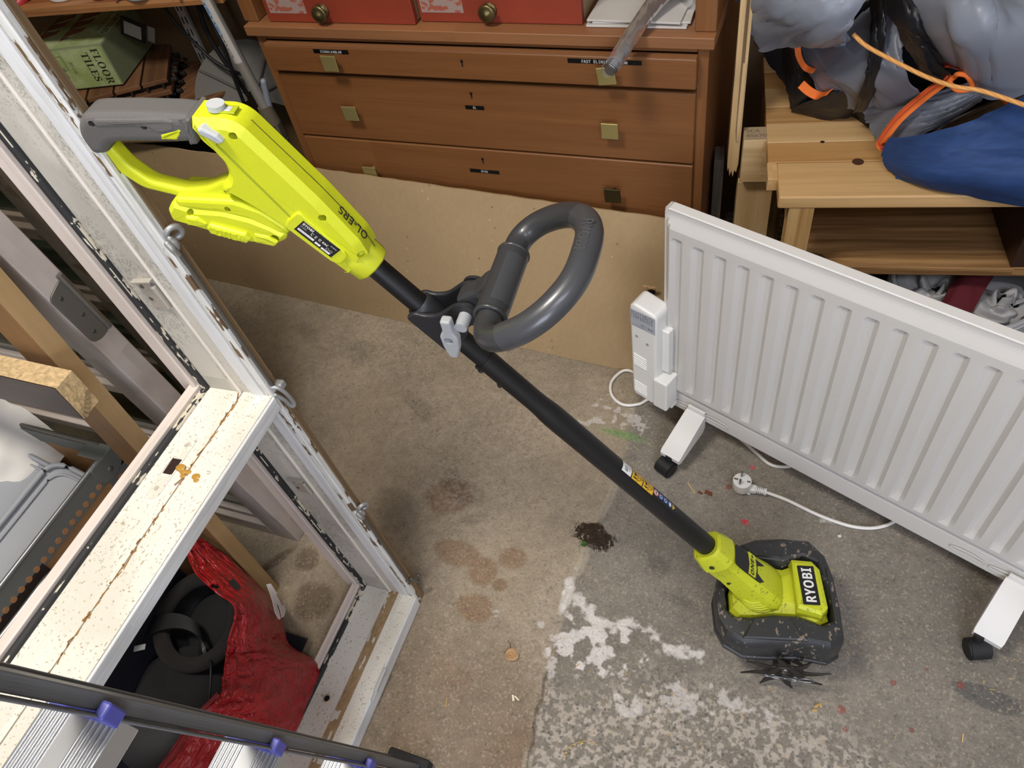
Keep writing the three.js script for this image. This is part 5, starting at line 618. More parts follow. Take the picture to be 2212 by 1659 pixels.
// ---------------------------------------------------------------- grey fabric bundle, blue bag and bucket at the bench
const BAG = {
  leftLobe: [[[-0.091, 0.780, -0.275], [-0.029, 0.820, -0.183], [0.035, 0.840, -0.128], [0.100, 0.840, -0.117]], [[-0.073, 0.750, -0.259], [-0.028, 0.800, -0.138], [0.028, 0.820, -0.088], [0.081, 0.820, -0.081]], [[-0.057, 0.720, -0.226], [-0.016, 0.760, -0.149], [0.035, 0.780, -0.095], [0.079, 0.780, -0.090]], [[-0.036, 0.675, -0.243], [0.001, 0.700, -0.206], [0.052, 0.710, -0.193], [0.090, 0.700, -0.197]]],
  middle: [[[0.030, 0.660, -0.301], [0.078, 0.700, -0.225], [0.123, 0.760, -0.187], [0.171, 0.790, -0.179]], [[0.042, 0.620, -0.273], [0.080, 0.665, -0.173], [0.124, 0.720, -0.128], [0.158, 0.750, -0.111]], [[0.069, 0.585, -0.235], [0.101, 0.630, -0.171], [0.133, 0.670, -0.115], [0.171, 0.700, -0.074]], [[0.095, 0.550, -0.228], [0.139, 0.565, -0.208], [0.166, 0.600, -0.160], [0.217, 0.640, -0.110]]],
  rightLobe: [[[0.150, 0.840, -0.102], [0.194, 0.860, -0.057], [0.239, 0.870, -0.027], [0.299, 0.870, -0.018]], [[0.159, 0.820, -0.063], [0.186, 0.860, 0.031], [0.227, 0.860, 0.050], [0.294, 0.850, 0.037]], [[0.195, 0.770, -0.075], [0.201, 0.820, 0.037], [0.238, 0.820, 0.059], [0.312, 0.800, 0.029]], [[0.242, 0.700, -0.132], [0.250, 0.730, -0.055], [0.287, 0.700, -0.016], [0.355, 0.710, -0.028]]],
  leftTab: [[[0.001, 0.660, -0.287], [0.012, 0.675, -0.256], [0.027, 0.680, -0.245]], [[0.014, 0.600, -0.295], [0.026, 0.615, -0.264], [0.040, 0.620, -0.249]], [[0.025, 0.555, -0.280], [0.037, 0.570, -0.254], [0.053, 0.585, -0.236]], [[0.031, 0.532, -0.267], [0.047, 0.540, -0.247], [0.071, 0.550, -0.242]]],
  lowerFlap: [[[0.038, 0.555, -0.242], [0.084, 0.605, -0.195], [0.117, 0.630, -0.178], [0.145, 0.655, -0.170]], [[0.033, 0.540, -0.257], [0.090, 0.570, -0.208], [0.127, 0.590, -0.199], [0.153, 0.620, -0.177]], [[0.034, 0.530, -0.267], [0.100, 0.530, -0.234], [0.148, 0.535, -0.244], [0.166, 0.560, -0.230]]],
  lowerGrey: [[[0.148, 0.565, -0.203], [0.196, 0.625, -0.140], [0.246, 0.660, -0.102], [0.289, 0.690, -0.082]], [[0.160, 0.550, -0.171], [0.202, 0.600, -0.115], [0.249, 0.640, -0.084], [0.288, 0.670, -0.082]], [[0.179, 0.532, -0.129], [0.214, 0.570, -0.095], [0.258, 0.610, -0.090], [0.301, 0.650, -0.087]]],
  lining: [[[0.181, 0.550, -0.116], [0.227, 0.585, -0.084], [0.281, 0.625, -0.085], [0.370, 0.670, -0.097]], [[0.188, 0.545, -0.115], [0.238, 0.560, -0.095], [0.302, 0.585, -0.102], [0.390, 0.630, -0.129]], [[0.199, 0.535, -0.122], [0.250, 0.535, -0.109], [0.322, 0.550, -0.123], [0.408, 0.595, -0.159]]],
  bandA: [[[0.122, 0.825, -0.140], [0.135, 0.845, -0.093], [0.154, 0.850, -0.079]], [[0.134, 0.800, -0.072], [0.147, 0.815, -0.033], [0.165, 0.815, -0.024]], [[0.161, 0.760, -0.056], [0.178, 0.765, -0.038], [0.203, 0.755, -0.051]], [[0.202, 0.700, -0.078], [0.217, 0.705, -0.061], [0.246, 0.690, -0.083]]],
  bandB: [[[0.118, 0.800, -0.181], [0.131, 0.815, -0.146]], [[0.116, 0.765, -0.116], [0.132, 0.775, -0.101]], [[0.118, 0.710, -0.103], [0.137, 0.720, -0.097]], [[0.122, 0.645, -0.122], [0.142, 0.655, -0.118]], [[0.130, 0.570, -0.189], [0.147, 0.580, -0.176]]],
  core: [[[-0.071, 0.740, -0.362], [0.064, 0.790, -0.228], [0.196, 0.800, -0.185], [0.345, 0.810, -0.139]], [[-0.031, 0.660, -0.343], [0.085, 0.680, -0.272], [0.212, 0.730, -0.174], [0.361, 0.750, -0.117]], [[0.044, 0.560, -0.329], [0.109, 0.580, -0.273], [0.233, 0.640, -0.174], [0.388, 0.680, -0.133]], [[0.076, 0.530, -0.285], [0.150, 0.535, -0.272], [0.227, 0.540, -0.175], [0.426, 0.600, -0.184]]],
  blue: [[[0.183, 0.575, -0.096], [0.226, 0.620, -0.039], [0.279, 0.660, -0.013], [0.373, 0.680, -0.066]], [[0.176, 0.545, -0.092], [0.217, 0.590, -0.019], [0.279, 0.620, 0.014], [0.370, 0.640, 0.010]], [[0.182, 0.535, -0.074], [0.221, 0.565, -0.005], [0.287, 0.580, 0.031], [0.373, 0.600, 0.060]], [[0.199, 0.529, -0.053], [0.246, 0.530, -0.022], [0.314, 0.530, -0.001], [0.401, 0.530, 0.039]]]
};
const BAGL = {
  zipLoop: [[0.239, 0.700, -0.071], [0.215, 0.655, -0.092], [0.187, 0.610, -0.100], [0.173, 0.570, -0.106], [0.171, 0.550, -0.111], [0.182, 0.542, -0.111], [0.201, 0.545, -0.112], [0.208, 0.565, -0.103]],
  zipEdge: [[0.238, 0.538, -0.108], [0.284, 0.545, -0.106], [0.319, 0.556, -0.115], [0.358, 0.580, -0.132], [0.402, 0.610, -0.151]],
  zipLeft: [[0.020, 0.680, -0.238], [0.026, 0.655, -0.235], [0.041, 0.630, -0.239], [0.055, 0.630, -0.225]],
  zipLeft2: [[0.037, 0.600, -0.235], [0.052, 0.590, -0.227], [0.068, 0.585, -0.219], [0.082, 0.610, -0.188]],
  cord: [[0.086, 0.765, -0.090], [0.105, 0.755, -0.071], [0.144, 0.745, -0.040], [0.187, 0.735, -0.009], [0.221, 0.735, 0.020], [0.255, 0.735, 0.035], [0.321, 0.720, 0.060]],
  tail: [[0.272, 0.700, -0.039], [0.322, 0.665, -0.061], [0.337, 0.640, -0.055], [0.342, 0.625, -0.032], [0.347, 0.620, -0.018]],
  tail2: [[0.344, 0.660, -0.048], [0.339, 0.645, -0.034], [0.340, 0.630, -0.025]],
  knot: [[0.228, 0.735, -0.014], [0.224, 0.725, -0.015], [0.234, 0.720, -0.001], [0.251, 0.725, 0.002], [0.239, 0.745, 0.004], [0.228, 0.745, -0.003]],
  knotcloth: [[0.231, 0.720, -0.082], [0.247, 0.730, -0.055], [0.265, 0.720, -0.031], [0.271, 0.710, -0.015]]
};
{
  const bez = (net, u, v) => { // Catmull-Rom over a small control net
    const nr = net.length, nc = net[0].length, cr = (a, b, c, d, t) => 0.5 * (2 * b + (c - a) * t + (2 * a - 5 * b + 4 * c - d) * t * t + (3 * b - a - 3 * c + d) * t * t * t);
    const x = u * (nc - 1), i = Math.min(nc - 2, Math.floor(x)), fx = x - i, y = v * (nr - 1), j = Math.min(nr - 2, Math.floor(y)), fy = y - j, out = [];
    for (let k = 0; k < 3; k++) { const row = (r) => { const R = net[clamp(r, 0, nr - 1)]; return cr(R[Math.max(0, i - 1)][k], R[i][k], R[i + 1][k], R[Math.min(nc - 1, i + 2)][k], fx); }; out.push(cr(row(j - 1), row(j), row(j + 1), row(j + 2), fy)); } return out; };
  const cloth = (net, { n = 48, m = 48, amp = 0.008, sd = 0, dir = 0.5, fu = 3, fv = 8, th = 0.003, bulge = 0, drop = 0, edge = 0.004 } = {}) => sheet(n, m, (u, v) => {
    const p = bez(net, u, v), c = Math.cos(dir), s = Math.sin(dir), a = u * c + v * s, b = -u * s + v * c;
    const ridge = (x) => 1 - Math.abs(2 * x - 1);
    let h = amp * (1.5 * ridge(vn(a * fu + sd, b * fv + sd)) + 0.7 * ridge(vn(a * fu * 2.3 + sd + 7, b * fv * 2.1 + sd)) - 1.2) + bulge * 4 * u * (1 - u) * 4 * v * (1 - v) / 4 - drop;
    h += edge * (vn(u * 9 + sd, v * 9) - 0.5); return [p[0] + h * 0.25, p[1] + h, p[2] + h * 0.45]; }, { th, uvs: [1, 1] });
  const grey = phy({ color: '#7c818c', roughness: 0.42, sheen: 0.3, sheenRoughness: 0.5, bumpMap: gtex(256, 256, (u, v) => fbm(u * 6, v * 6, 3), 1, 1), bumpScale: 0.002 }), greyD = phy({ color: '#6d717c', roughness: 0.45, bumpMap: gtex(256, 256, (u, v) => fbm(u * 5 + 3, v * 7, 3), 1, 1), bumpScale: 0.002 });
  const blk = phy({ color: '#15161a', roughness: 0.42, bumpMap: gtex(128, 128, (u, v) => fbm(u * 6, v * 6, 3), 1, 1), bumpScale: 0.002 }), mar = phy({ color: '#1a0d0f', roughness: 0.4 });
  const or = std({ color: '#e2702a', roughness: 0.75, bumpMap: gtex(64, 64, (u) => (Math.sin(u * 400) + 1) / 2, 1, 1), bumpScale: 0.0006 }), orR = mat('#cf4f24', 0.7), cordM = std({ map: tex(256, 32, (u, v) => ((Math.floor(u * 256 + v * 64) >> 3) & 1) ? [0.72, 0.36, 0.11] : [0.60, 0.27, 0.07], 1, 1), roughness: 0.8 });
  const t = thing('fabric_bundle', 'crumpled grey and black fabric bundle with orange zips and cord on the bench', 'fabric bundle', [BENCH_A.x, 0, BENCH_A.z], 0.16057);
  part('core', cloth(BAG.core, { amp: 0.012, th: 0.02, sd: 3, drop: 0.012 }), blk, t);
  part('grey_panel', cloth(BAG.leftLobe, { amp: 0.013, sd: 11, dir: -0.7, fu: 1.2, fv: 6, th: 0.012 }), grey, t);
  part('grey_panel', cloth(BAG.middle, { amp: 0.014, sd: 21, dir: 1.1, fu: 1.5, fv: 6 }), greyD, t);
  part('grey_panel', cloth(BAG.rightLobe, { amp: 0.012, sd: 33, dir: 1.3, fu: 1.4, fv: 4, th: 0.012, bulge: 0.01 }), grey, t);
  part('black_panel', cloth(BAG.bandA, { n: 16, amp: 0.008, sd: 41 }), blk, t); part('black_panel', cloth(BAG.bandB, { n: 10, amp: 0.006, sd: 45 }), blk, t);
  part('black_panel', cloth(BAG.leftTab, { n: 14, amp: 0.004, sd: 51 }), blk, t); part('black_panel', cloth(BAG.lowerFlap, { n: 50, m: 20, amp: 0.006, sd: 57, bulge: 0.012 }), blk, t);
  part('grey_panel', cloth(BAG.lowerGrey, { amp: 0.009, sd: 61, dir: 0.3, bulge: 0.01 }), greyD, t);
  part('dark_lining', cloth(BAG.lining, { n: 50, m: 16, amp: 0.004, sd: 71 }), mar, t);
  const ribbon = (pts, w, up) => { const c = new THREE.CatmullRomCurve3(pts.map((p) => V(...p))); return sheet(50, 4, (u, v) => { const p = c.getPoint(u), tg = c.getTangent(u), s = new THREE.Vector3().crossVectors(tg, up).normalize(); return p.addScaledVector(s, (v - 0.5) * w).addScaledVector(up, 0.006).toArray(); }, { th: 0.0015, uvs: [1, 1] }); };
  const U1 = V(0.1, 0.8, 0.6).normalize();
  part('zip', ribbon(BAGL.zipLoop, 0.016, U1), or, t, 'orange zip'); part('zip_teeth', tube(BAGL.zipLoop.map((p) => [p[0] - 0.004, p[1] + 0.008, p[2] + 0.006]), 0.0028, { n: 60, rs: 8 }), orR, t);
  part('zip', ribbon(BAGL.zipEdge, 0.009, U1), orR, t, 'red orange zip edge'); part('zip', ribbon(BAGL.zipLeft, 0.011, U1), or, t, 'orange zip'); part('zip', ribbon(BAGL.zipLeft2, 0.017, U1), or, t, 'orange zip');
  part('cord', tube(BAGL.cord.map((p) => [p[0], p[1] + 0.006, p[2] + 0.004]), 0.0034, { n: 90, rs: 9 }), cordM, t, 'orange cord');
  part('cord_tail', [tube(BAGL.tail, 0.003, { n: 50, rs: 8 }), tube(BAGL.tail2, 0.003, { n: 20, rs: 8 })], or, t); { const e = BAGL.tail2[2], g = [new THREE.SphereGeometry(0.0065, 14, 10).scale(1, 1.2, 1).translate(...e), capTube([e, [e[0] + 0.004, e[1] - 0.012, e[2] + 0.006]], 0.0036, { n: 4 }), capTube([e, [e[0] - 0.005, e[1] - 0.012, e[2] + 0.006]], 0.0036, { n: 4 })]; part('cord_knot', g, or, t); }
  part('cord_loop', tube(BAGL.knot, 0.0038, { n: 60, rs: 9, closed: true }), or, t); part('gathered_cuff', ribbon(BAGL.knotcloth, 0.03, U1), orR, t, 'gathered orange red cuff');
  const bl = thing('blue_bag', 'dark blue woven bag lying under the grey fabric bundle on the bench', 'bag', [BENCH_A.x, 0, BENCH_A.z], 0.16057);
  const blueM = std({ map: tex(256, 256, (u, v, i, j) => { const k = 0.7 + 0.5 * fbm(u * 8, v * 20, 4) + 0.25 * (h2(i, j >> 1) - 0.5); return [0.012 * k, 0.045 * k, 0.15 * k]; }, 2, 2), roughness: 0.75 });
  part('body', cloth(BAG.blue, { n: 60, m: 40, amp: 0.006, sd: 81, dir: 0.4, fu: 2, fv: 5, th: 0.006 }), blueM, bl); part('fold', cloth(BAG.blue.slice(2), { n: 60, m: 16, amp: 0.004, sd: 87, th: 0.004, drop: -0.006 }), blueM, bl);
  // bucket under the bench
  const b = thing('white_bucket', 'white plastic bucket with a ribbed rim half under the bench shelf', 'bucket', bw(0.395, 0, -0.10), 0);
  part('wall', new THREE.LatheGeometry([[0, 0.002], [0.11, 0.002], [0.112, 0], [0.115, 0.004], [0.132, 0.195], [0.138, 0.197], [0.1385, 0.212], [0.134, 0.215], [0.1345, 0.222], [0.139, 0.224], [0.1395, 0.236], [0.137, 0.24], [0.131, 0.24], [0.1295, 0.235], [0.129, 0.19], [0.112, 0.008], [0, 0.006]].map((p) => new THREE.Vector2(...p)), 64), std({ color: '#b9bcc2', roughness: 0.4 }), b);
  for (const y of [0.204, 0.23]) part('rim_ring', new THREE.TorusGeometry(0.139, 0.0025, 8, 64).rotateX(Math.PI / 2).translate(0, y, 0), std({ color: '#c9ccd0', roughness: 0.35 }), b);
  const film = phy({ color: '#c9c9c9', roughness: 0.3, transmission: 0.25, thickness: 0 });
  const crum = (cx, cy, cz, r, sd) => sheet(26, 26, (u, v) => { const a = u * 6.283, q = 0.15 + 1.25 * v, k = r * (0.7 + 0.75 * Math.abs(vn(u * 7 + sd, v * 6) - 0.5) * 2); return [cx + Math.cos(a) * Math.sin(q) * k, cy + Math.cos(q) * k * 0.7, cz + Math.sin(a) * Math.sin(q) * k]; }, { th: 0.001 });
  const loc = (u, y, w) => bw(u, y, w);
  { const p = loc(0.345, 0.17, -0.10); solo('plastic_wrapping', crum(p[0], p[1], p[2], 0.075, 5), film, 'crumpled clear plastic wrapping in the left side of the bucket', 'wrapping'); const q = loc(0.455, 0.18, -0.06); solo('paper_bag', crum(q[0], q[1], q[2], 0.07, 12), std({ color: '#b3b3b5', roughness: 0.6 }), 'crumpled pale paper bag in the right side of the bucket', 'paper'); }
  solo('red_cloth', sheet(30, 10, (u, v) => { const p = loc(mix(0.455, 0.35, u), 0.19 + 0.05 * Math.sin(u * 3.1) - 0.0 + 0.01 * vn(u * 5, v * 4), mix(-0.19, 0.0, u) + 0); return [p[0] + (v - 0.5) * 0.055, p[1] + 0.012 * Math.sin(v * 3.14) + 0.004 * vn(u * 9, v * 6), p[2] + (v - 0.5) * 0.02]; }, { th: 0.006 }), mat('#5c1420', 0.85), 'dark red cloth band lying across the bucket', 'cloth');
  { const t2 = thing('dark_sack', 'dark navy sack with peeling brown print beside the bucket under the bench', 'sack', loc(0.17, 0, -0.20), 0.1); const lump = (cx, cy, cz, rx, ry, rz, sd) => { const g = mergeVertices(new THREE.SphereGeometry(1, 36, 24)); const P = g.attributes.position; for (let i = 0; i < P.count; i++) { const x = P.getX(i), y = P.getY(i), z = P.getZ(i), k = 0.9 + 0.28 * (fbm(x * 2 + sd, y * 2 + z, 3) - 0.5); P.setXYZ(i, cx + x * rx * k, Math.max(0.002, cy + y * ry * k), cz + z * rz * k); } g.computeVertexNormals(); return g; };
    part('body', lump(0, 0.11, 0, 0.15, 0.115, 0.11, 3), mat('#0f1220', 0.8), t2); part('peeling_print', sheet(14, 8, (u, v) => { const a = mix(-0.6, 0.4, u), q = mix(0.5, 0.95, v) + 0.1 * vn(u * 7, v * 3); return [Math.sin(a) * Math.sin(q) * 0.142, 0.118 + Math.cos(q) * 0.112, Math.cos(a) * Math.sin(q) * 0.108]; }, { th: 0.001 }), mat('#5a4038', 0.9), t2, 'peeling brown print'); }
}
// ---------------------------------------------------------------- stored windows, battens and trunk behind the frame
{
  const glassM = phy({ color: '#c3cdc4', roughness: 0.06, transmission: 1, thickness: 0, ior: 1.5 });
  const sash = (label, pos, lean, pm, w, ys, hgt, hinge) => { const t = thing('window_sash', label, 'window sash', pos); t.rotation.x = lean; const sw = 0.062, d = 0.042;
    part('stile', box(sw, hgt, d, -sw / 2, hgt / 2, 0, { r: 0.003, uv: 'y' }), pm, t); part('stile', box(sw, hgt, d, -w + sw / 2, hgt / 2, 0, { r: 0.003, uv: 'y' }), pm, t);
    part('bottom_rail', [box(w - 2 * sw, 0.05, d, -w / 2, 0.025, 0, { r: 0.003, uv: 'x' }), box(w - 2 * sw, 0.012, 0.02, -w / 2, 0.058, -0.002, { r: 0.002, uv: 'x' }), box(w - 2 * sw, 0.008, 0.008, -w / 2, 0.068, 0.006, { r: 0.002 })], pm, t); part('top_rail', box(w - 2 * sw, 0.06, d, -w / 2, hgt - 0.03, 0, { r: 0.003, uv: 'x' }), pm, t);
    for (const y of ys) part('glazing_bar', [box(w - 2 * sw, 0.026, 0.03, -w / 2, y, 0, { r: 0.003, uv: 'x' }), box(w - 2 * sw, 0.014, 0.010, -w / 2, y + 0.018, 0.0, { r: 0.002 })], pm, t);
    let y0 = 0.05; for (const y of [...ys, hgt - 0.06]) { part('pane', box(w - 2 * sw + 0.01, y - y0, 0.003, -w / 2, (y + y0) / 2, -0.004, { r: 0 }), glassM, t); y0 = y; }
    if (hinge) { const h = part('hinge', [extr(rounded([[-0.017, 0.042], [-0.017, -0.05], [-0.004, -0.058], [0.016, -0.058], [0.016, 0.05]], 0.008), 0.003, { bevel: 0.0008 }).rotateY(Math.PI / 2).translate(0.0014, 0.775, 0.004), cyl([0.003, 0.72, -0.0125], [0.003, 0.83, -0.0125], 0.0045)], M.steelDull, t, 'worn steel hinge leaf'); for (const [y, z] of [[0.805, 0.008], [0.765, 0.002], [0.735, 0.008]]) part('screw', cyl([0.0028, y, z], [0.0038, y, z], 0.0032, 0.0028, 12), mat('#4c4945', 0.5, { metalness: 0.6 }), h); } return t; };
  const P1 = std({ map: paintTex('#c3b8b1', { sd: 31, grime: 0.2, chips: 0 }), roughness: 0.45 }), P2 = std({ map: paintTex('#8b7c70', { sd: 37, grime: 0.35, chips: 0.3 }), roughness: 0.6 });
  sash('pinkish white glazed window sash with a steel hinge, behind the big frame', [-0.9, 0.001, -0.553], 0.10, P1, 0.95, [0.36, 0.57, 0.735], 1.35, true);
  sash('dull brown glazed window sash standing second behind the pinkish one', [-0.965, 0.001, -0.65], 0.075, P2, 0.95, [0.30, 0.47, 0.64, 0.8], 1.25, false);
  sash('third glazed window sash, farthest back in the stored row', [-1.02, 0.001, -0.74], 0.06, P1, 0.95, [0.4, 0.68], 1.2, false);
  // battens
  const bt = thing('fibreboard_batten', 'upright brown fibreboard batten standing before the glazed sashes', 'batten', [-0.919, 0, -0.412]); part('batten', box(0.058, 1.12, 0.03, 0, 0.56, 0, { r: 0.0015, uv: 'y' }), M.mdfFace, bt); part('pale_edge', box(0.0006, 1.12, 0.029, 0.0293, 0.56, 0, { r: 0, uv: 'y' }), M.mdfEdge, bt, 'pale sawn edge'); 
  const wb = thing('wood_block', 'small square wooden block on the floor at the batten foot', 'block', [-0.925, 0.0005, -0.368], 0.2); part('body', box(0.05, 0.03, 0.042, 0, 0.015, 0, { r: 0.0015, uv: 'x' }), std({ map: woodTex(lin('#b8895a'), lin('#8f6236'), { sd: 171, knots: 0 }), roughness: 0.7 }), wb); part('end_grain', box(0.0006, 0.028, 0.04, 0.0252, 0.015, 0, { r: 0 }), mat('#7d5430', 0.9), wb);
  { const t = thing('chipboard_strip', 'sawn chipboard strip with dark brown veneer lying across the batten', 'board', [-0.855, 0.737, -0.366]); t.rotation.z = 0.0; const chipM = std({ map: tex(512, 128, (u, v, i, j) => { const q = fbm(u * 130, v * 34, 3), k = 0.65 + 0.8 * q + 0.3 * (h2(i, j) - 0.5); return [0.46 * k, 0.33 * k, 0.17 * k]; }, 1.6, 6), roughness: 0.9, bumpMap: gtex(256, 128, (u, v) => fbm(u * 80, v * 40, 3), 2, 6), bumpScale: 0.002 });
    const ve = std({ map: woodTex(lin('#3b2016'), lin('#22120c'), { sd: 181, knots: 0 }), roughness: 0.35 });
    part('core', box(0.75, 0.0625, 0.030, -0.352, 0, 0, { r: 0.0004, uv: 'x' }), chipM, t); part('veneer', box(0.748, 0.0628, 0.0012, -0.353, 0, 0.0153, { r: 0, uv: 'x' }), ve, t, 'dark brown veneer face'); part('splintered_end', [0, 1, 2, 3, 4, 5].map((k) => box(0.004 + 0.006 * h2(k, 2), 0.006, 0.005, 0.0235, -0.028 + k * 0.004, 0.012 - k * 0.0045, { r: 0.0005, rot: [0.3 * k, 0.2, 0.4] })), chipM, t); }
  // trunk
  { const t = thing('trunk', 'brown fibre trunk with grey perforated metal edging and a steel handle', 'trunk', [-0.985, 0, -0.414]);
    const fib = std({ map: tex(256, 256, (u, v) => { const k = 0.8 + 0.45 * fbm(u * 7, v * 5, 4) + 0.1 * (fbm(u * 60, v * 60, 2) - 0.5); return [0.33 * k, 0.175 * k, 0.07 * k]; }, 2, 2), roughness: 0.55 }), zinc = std({ color: '#6f726f', roughness: 0.55, metalness: 0.25 }), inn = mat('#241610', 0.8);
    const Ln = 0.72, Hh = 0.5, Wd = 0.42;
    part('side_panel', box(0.006, Hh, Ln, -0.003, Hh / 2, Ln / 2, { r: 0.001, uv: 'z' }), fib, t); part('side_panel', box(0.006, Hh, Ln, -Wd + 0.003, Hh / 2, Ln / 2, { r: 0.001, uv: 'z' }), fib, t); part('end_panel', box(Wd - 0.012, Hh, 0.006, -Wd / 2, Hh / 2, 0.003, { r: 0.001, uv: 'x' }), fib, t); part('end_panel', box(Wd - 0.012, Hh, 0.006, -Wd / 2, Hh / 2, Ln - 0.003, { r: 0.001, uv: 'x' }), fib, t); part('bottom', box(Wd - 0.012, 0.008, Ln - 0.012, -Wd / 2, 0.02, Ln / 2, { r: 0 }), inn, t);
    const ed = part('metal_edge', [box(0.0014, 0.042, Ln, 0.0008, Hh - 0.021, Ln / 2, { r: 0.0005 })], zinc, t, 'grey metal edging with round holes'); part('rim', cyl([-0.002, Hh, 0.03], [-0.002, Hh, Ln], 0.0042, 0.0042, 12), M.steel, t, 'bright worn rim'); part('rim', cyl([-0.02, Hh, 0.002], [-Wd, Hh, 0.002], 0.004, 0.004, 12), M.steelDull, t); part('metal_edge', box(0.0014, Hh, 0.042, 0.0008, Hh / 2, 0.021, { r: 0.0005 }), zinc, t, 'grey metal edging with round holes');
    part('inner_edge', box(Wd, 0.03, 0.0014, -Wd / 2, Hh - 0.015, 0.0072, { r: 0 }), zinc, t);
    const tan = mat('#a5764b', 0.7); for (let k = 0; k < 22; k++) part('edge_hole', new THREE.CylinderGeometry(0.0052, 0.0052, 0.0006, 16).rotateZ(Math.PI / 2).translate(0.0017, Hh - 0.032, 0.058 + k * 0.0165), tan, ed); for (let k = 0; k < 5; k++) part('edge_hole', new THREE.CylinderGeometry(0.0052, 0.0052, 0.0006, 16).rotateZ(Math.PI / 2).translate(0.0017, Hh - 0.055 - k * 0.0165, 0.022), tan, ed);
    const cn = part('corner_plate', [extr(rounded([[-0.004, 0.0], [-0.004, -0.036], [0.03, -0.046], [0.05, -0.03], [0.048, 0.003], [-0.002, 0.003]], [0.002, 0.012, 0.02, 0.012, 0.004, 0.002]), 0.0022, { bevel: 0.0007 }).rotateY(-Math.PI / 2).translate(0.0027, Hh, 0.004), box(0.05, 0.003, 0.03, -0.02, Hh + 0.001, 0.014, { r: 0.001 })], zinc, t, 'rounded grey corner plate'); part('rivet', new THREE.SphereGeometry(0.0055, 14, 8).scale(0.4, 1, 1).translate(0.0038, Hh - 0.026, 0.026), M.steelDull, cn);
    part('handle', [tube([[0.001, 0.452, 0.34], [0.014, 0.458, 0.33], [0.016, 0.457, 0.27], [0.016, 0.456, 0.215], [0.015, 0.449, 0.197], [0.015, 0.436, 0.193], [0.016, 0.424, 0.203], [0.016, 0.42, 0.25], [0.016, 0.42, 0.33], [0.001, 0.416, 0.34]], 0.0052, { n: 120, rs: 12 })], std({ color: '#b9b9b6', metalness: 0.95, roughness: 0.25 }), t, 'bent bright steel handle'); part('handle_plate', box(0.0016, 0.06, 0.16, 0.001, 0.437, 0.275, { r: 0.0006 }), inn, t, 'dark plate behind the handle');
    // translucent box lids standing in the trunk
    const lidM = phy({ color: '#b3b6bb', roughness: 0.42, transmission: 0.35, thickness: 0 });
    const lids = [[0, 0.0, 0.0, 'pale translucent box lid standing in the trunk, nearest the perforated edge'], [0.085, 0.02, 0.004, 'large translucent box lid standing in the trunk, second from the perforated edge'], [0.15, 0.028, -0.002, 'translucent box lid standing in the trunk, third from the perforated edge'], [0.20, 0.034, -0.012, 'bluish translucent box lid in the trunk, fourth from the perforated edge']];
    lids.forEach(([dx, dy, dz, label], i) => { const l = thing('box_lid', label, 'lid', [-1.02 - dx, 0.40 + dy, -0.203 + dz], 0, 'translucent box lids standing in the trunk'); l.rotation.set(0, 0, 0.92 - i * 0.04); const w = 0.36, h = 0.22;
      const sh = rounded([[-w / 2, -h / 2], [w / 2, -h / 2], [w / 2, h / 2], [-w / 2, h / 2]], 0.032); part('panel', extr(sh, 0.0022, { bevel: 0.0006, curve: 10 }).rotateY(Math.PI / 2), lidM, l);
      const ring = []; const pts = sh.getPoints(10); part('lip', tube(pts.slice(0, -1).map((p) => [0.006, p.y * 0.985, -p.x * 0.985]), 0.0048, { n: 160, rs: 8, closed: true, t: 0.2 }), lidM, l); part('inner_rim', tube(pts.slice(0, -1).map((p) => [0.003, p.y * 0.86, -p.x * 0.92]), 0.0022, { n: 140, rs: 6, closed: true, t: 0.2 }), lidM, l); });
    const fl = thing('white_foil', 'crumpled white foil sheet at the left edge beyond the lids', 'foil', [-1.19, 0.50, -0.35]); fl.rotation.z = 0.55; part('sheet', sheet(20, 24, (u, v) => [0.012 * vn(u * 6, v * 7) + 0.006 * Math.sin(u * 9), (v - 0.5) * 0.18, (u - 0.3) * 0.3 + 0.01 * vn(v * 9, 2)], { th: 0.0015 }), mat('#d7d3cc', 0.5), fl); part('curled_edge', tube([[0.008, 0.092, -0.085], [0.012, 0.1, -0.06], [0.006, 0.095, 0.0], [0.01, 0.09, 0.08]], 0.004, { n: 30, rs: 8 }), mat('#dcd9d2', 0.5), fl); }
  // red tarpaulin bag and what is in it
  const RED = [[[-0.917, 0.300, -0.360], [-0.913, 0.290, -0.376], [-0.914, 0.270, -0.388]], [[-0.871, 0.290, -0.323], [-0.872, 0.250, -0.360], [-0.878, 0.200, -0.386]], [[-0.823, 0.280, -0.304], [-0.827, 0.220, -0.349], [-0.853, 0.120, -0.380]], [[-0.778, 0.270, -0.290], [-0.781, 0.200, -0.324], [-0.822, 0.070, -0.361]], [[-0.763, 0.260, -0.241], [-0.753, 0.190, -0.271], [-0.779, 0.050, -0.313]], [[-0.752, 0.250, -0.204], [-0.729, 0.170, -0.248], [-0.711, 0.030, -0.296]], [[-0.734, 0.250, -0.164], [-0.704, 0.170, -0.191], [-0.699, 0.030, -0.230]], [[-0.749, 0.250, -0.121], [-0.711, 0.170, -0.143], [-0.701, 0.020, -0.165]], [[-0.766, 0.240, -0.044], [-0.724, 0.160, -0.072], [-0.696, 0.020, -0.095]], [[-0.79, 0.240, 0.04], [-0.73, 0.160, 0.03], [-0.70, 0.020, 0.02]]];
  const cr = (a, b, c, d, t) => 0.5 * (2 * b + (c - a) * t + (2 * a - 5 * b + 4 * c - d) * t * t + (3 * b - a - 3 * c + d) * t * t * t);
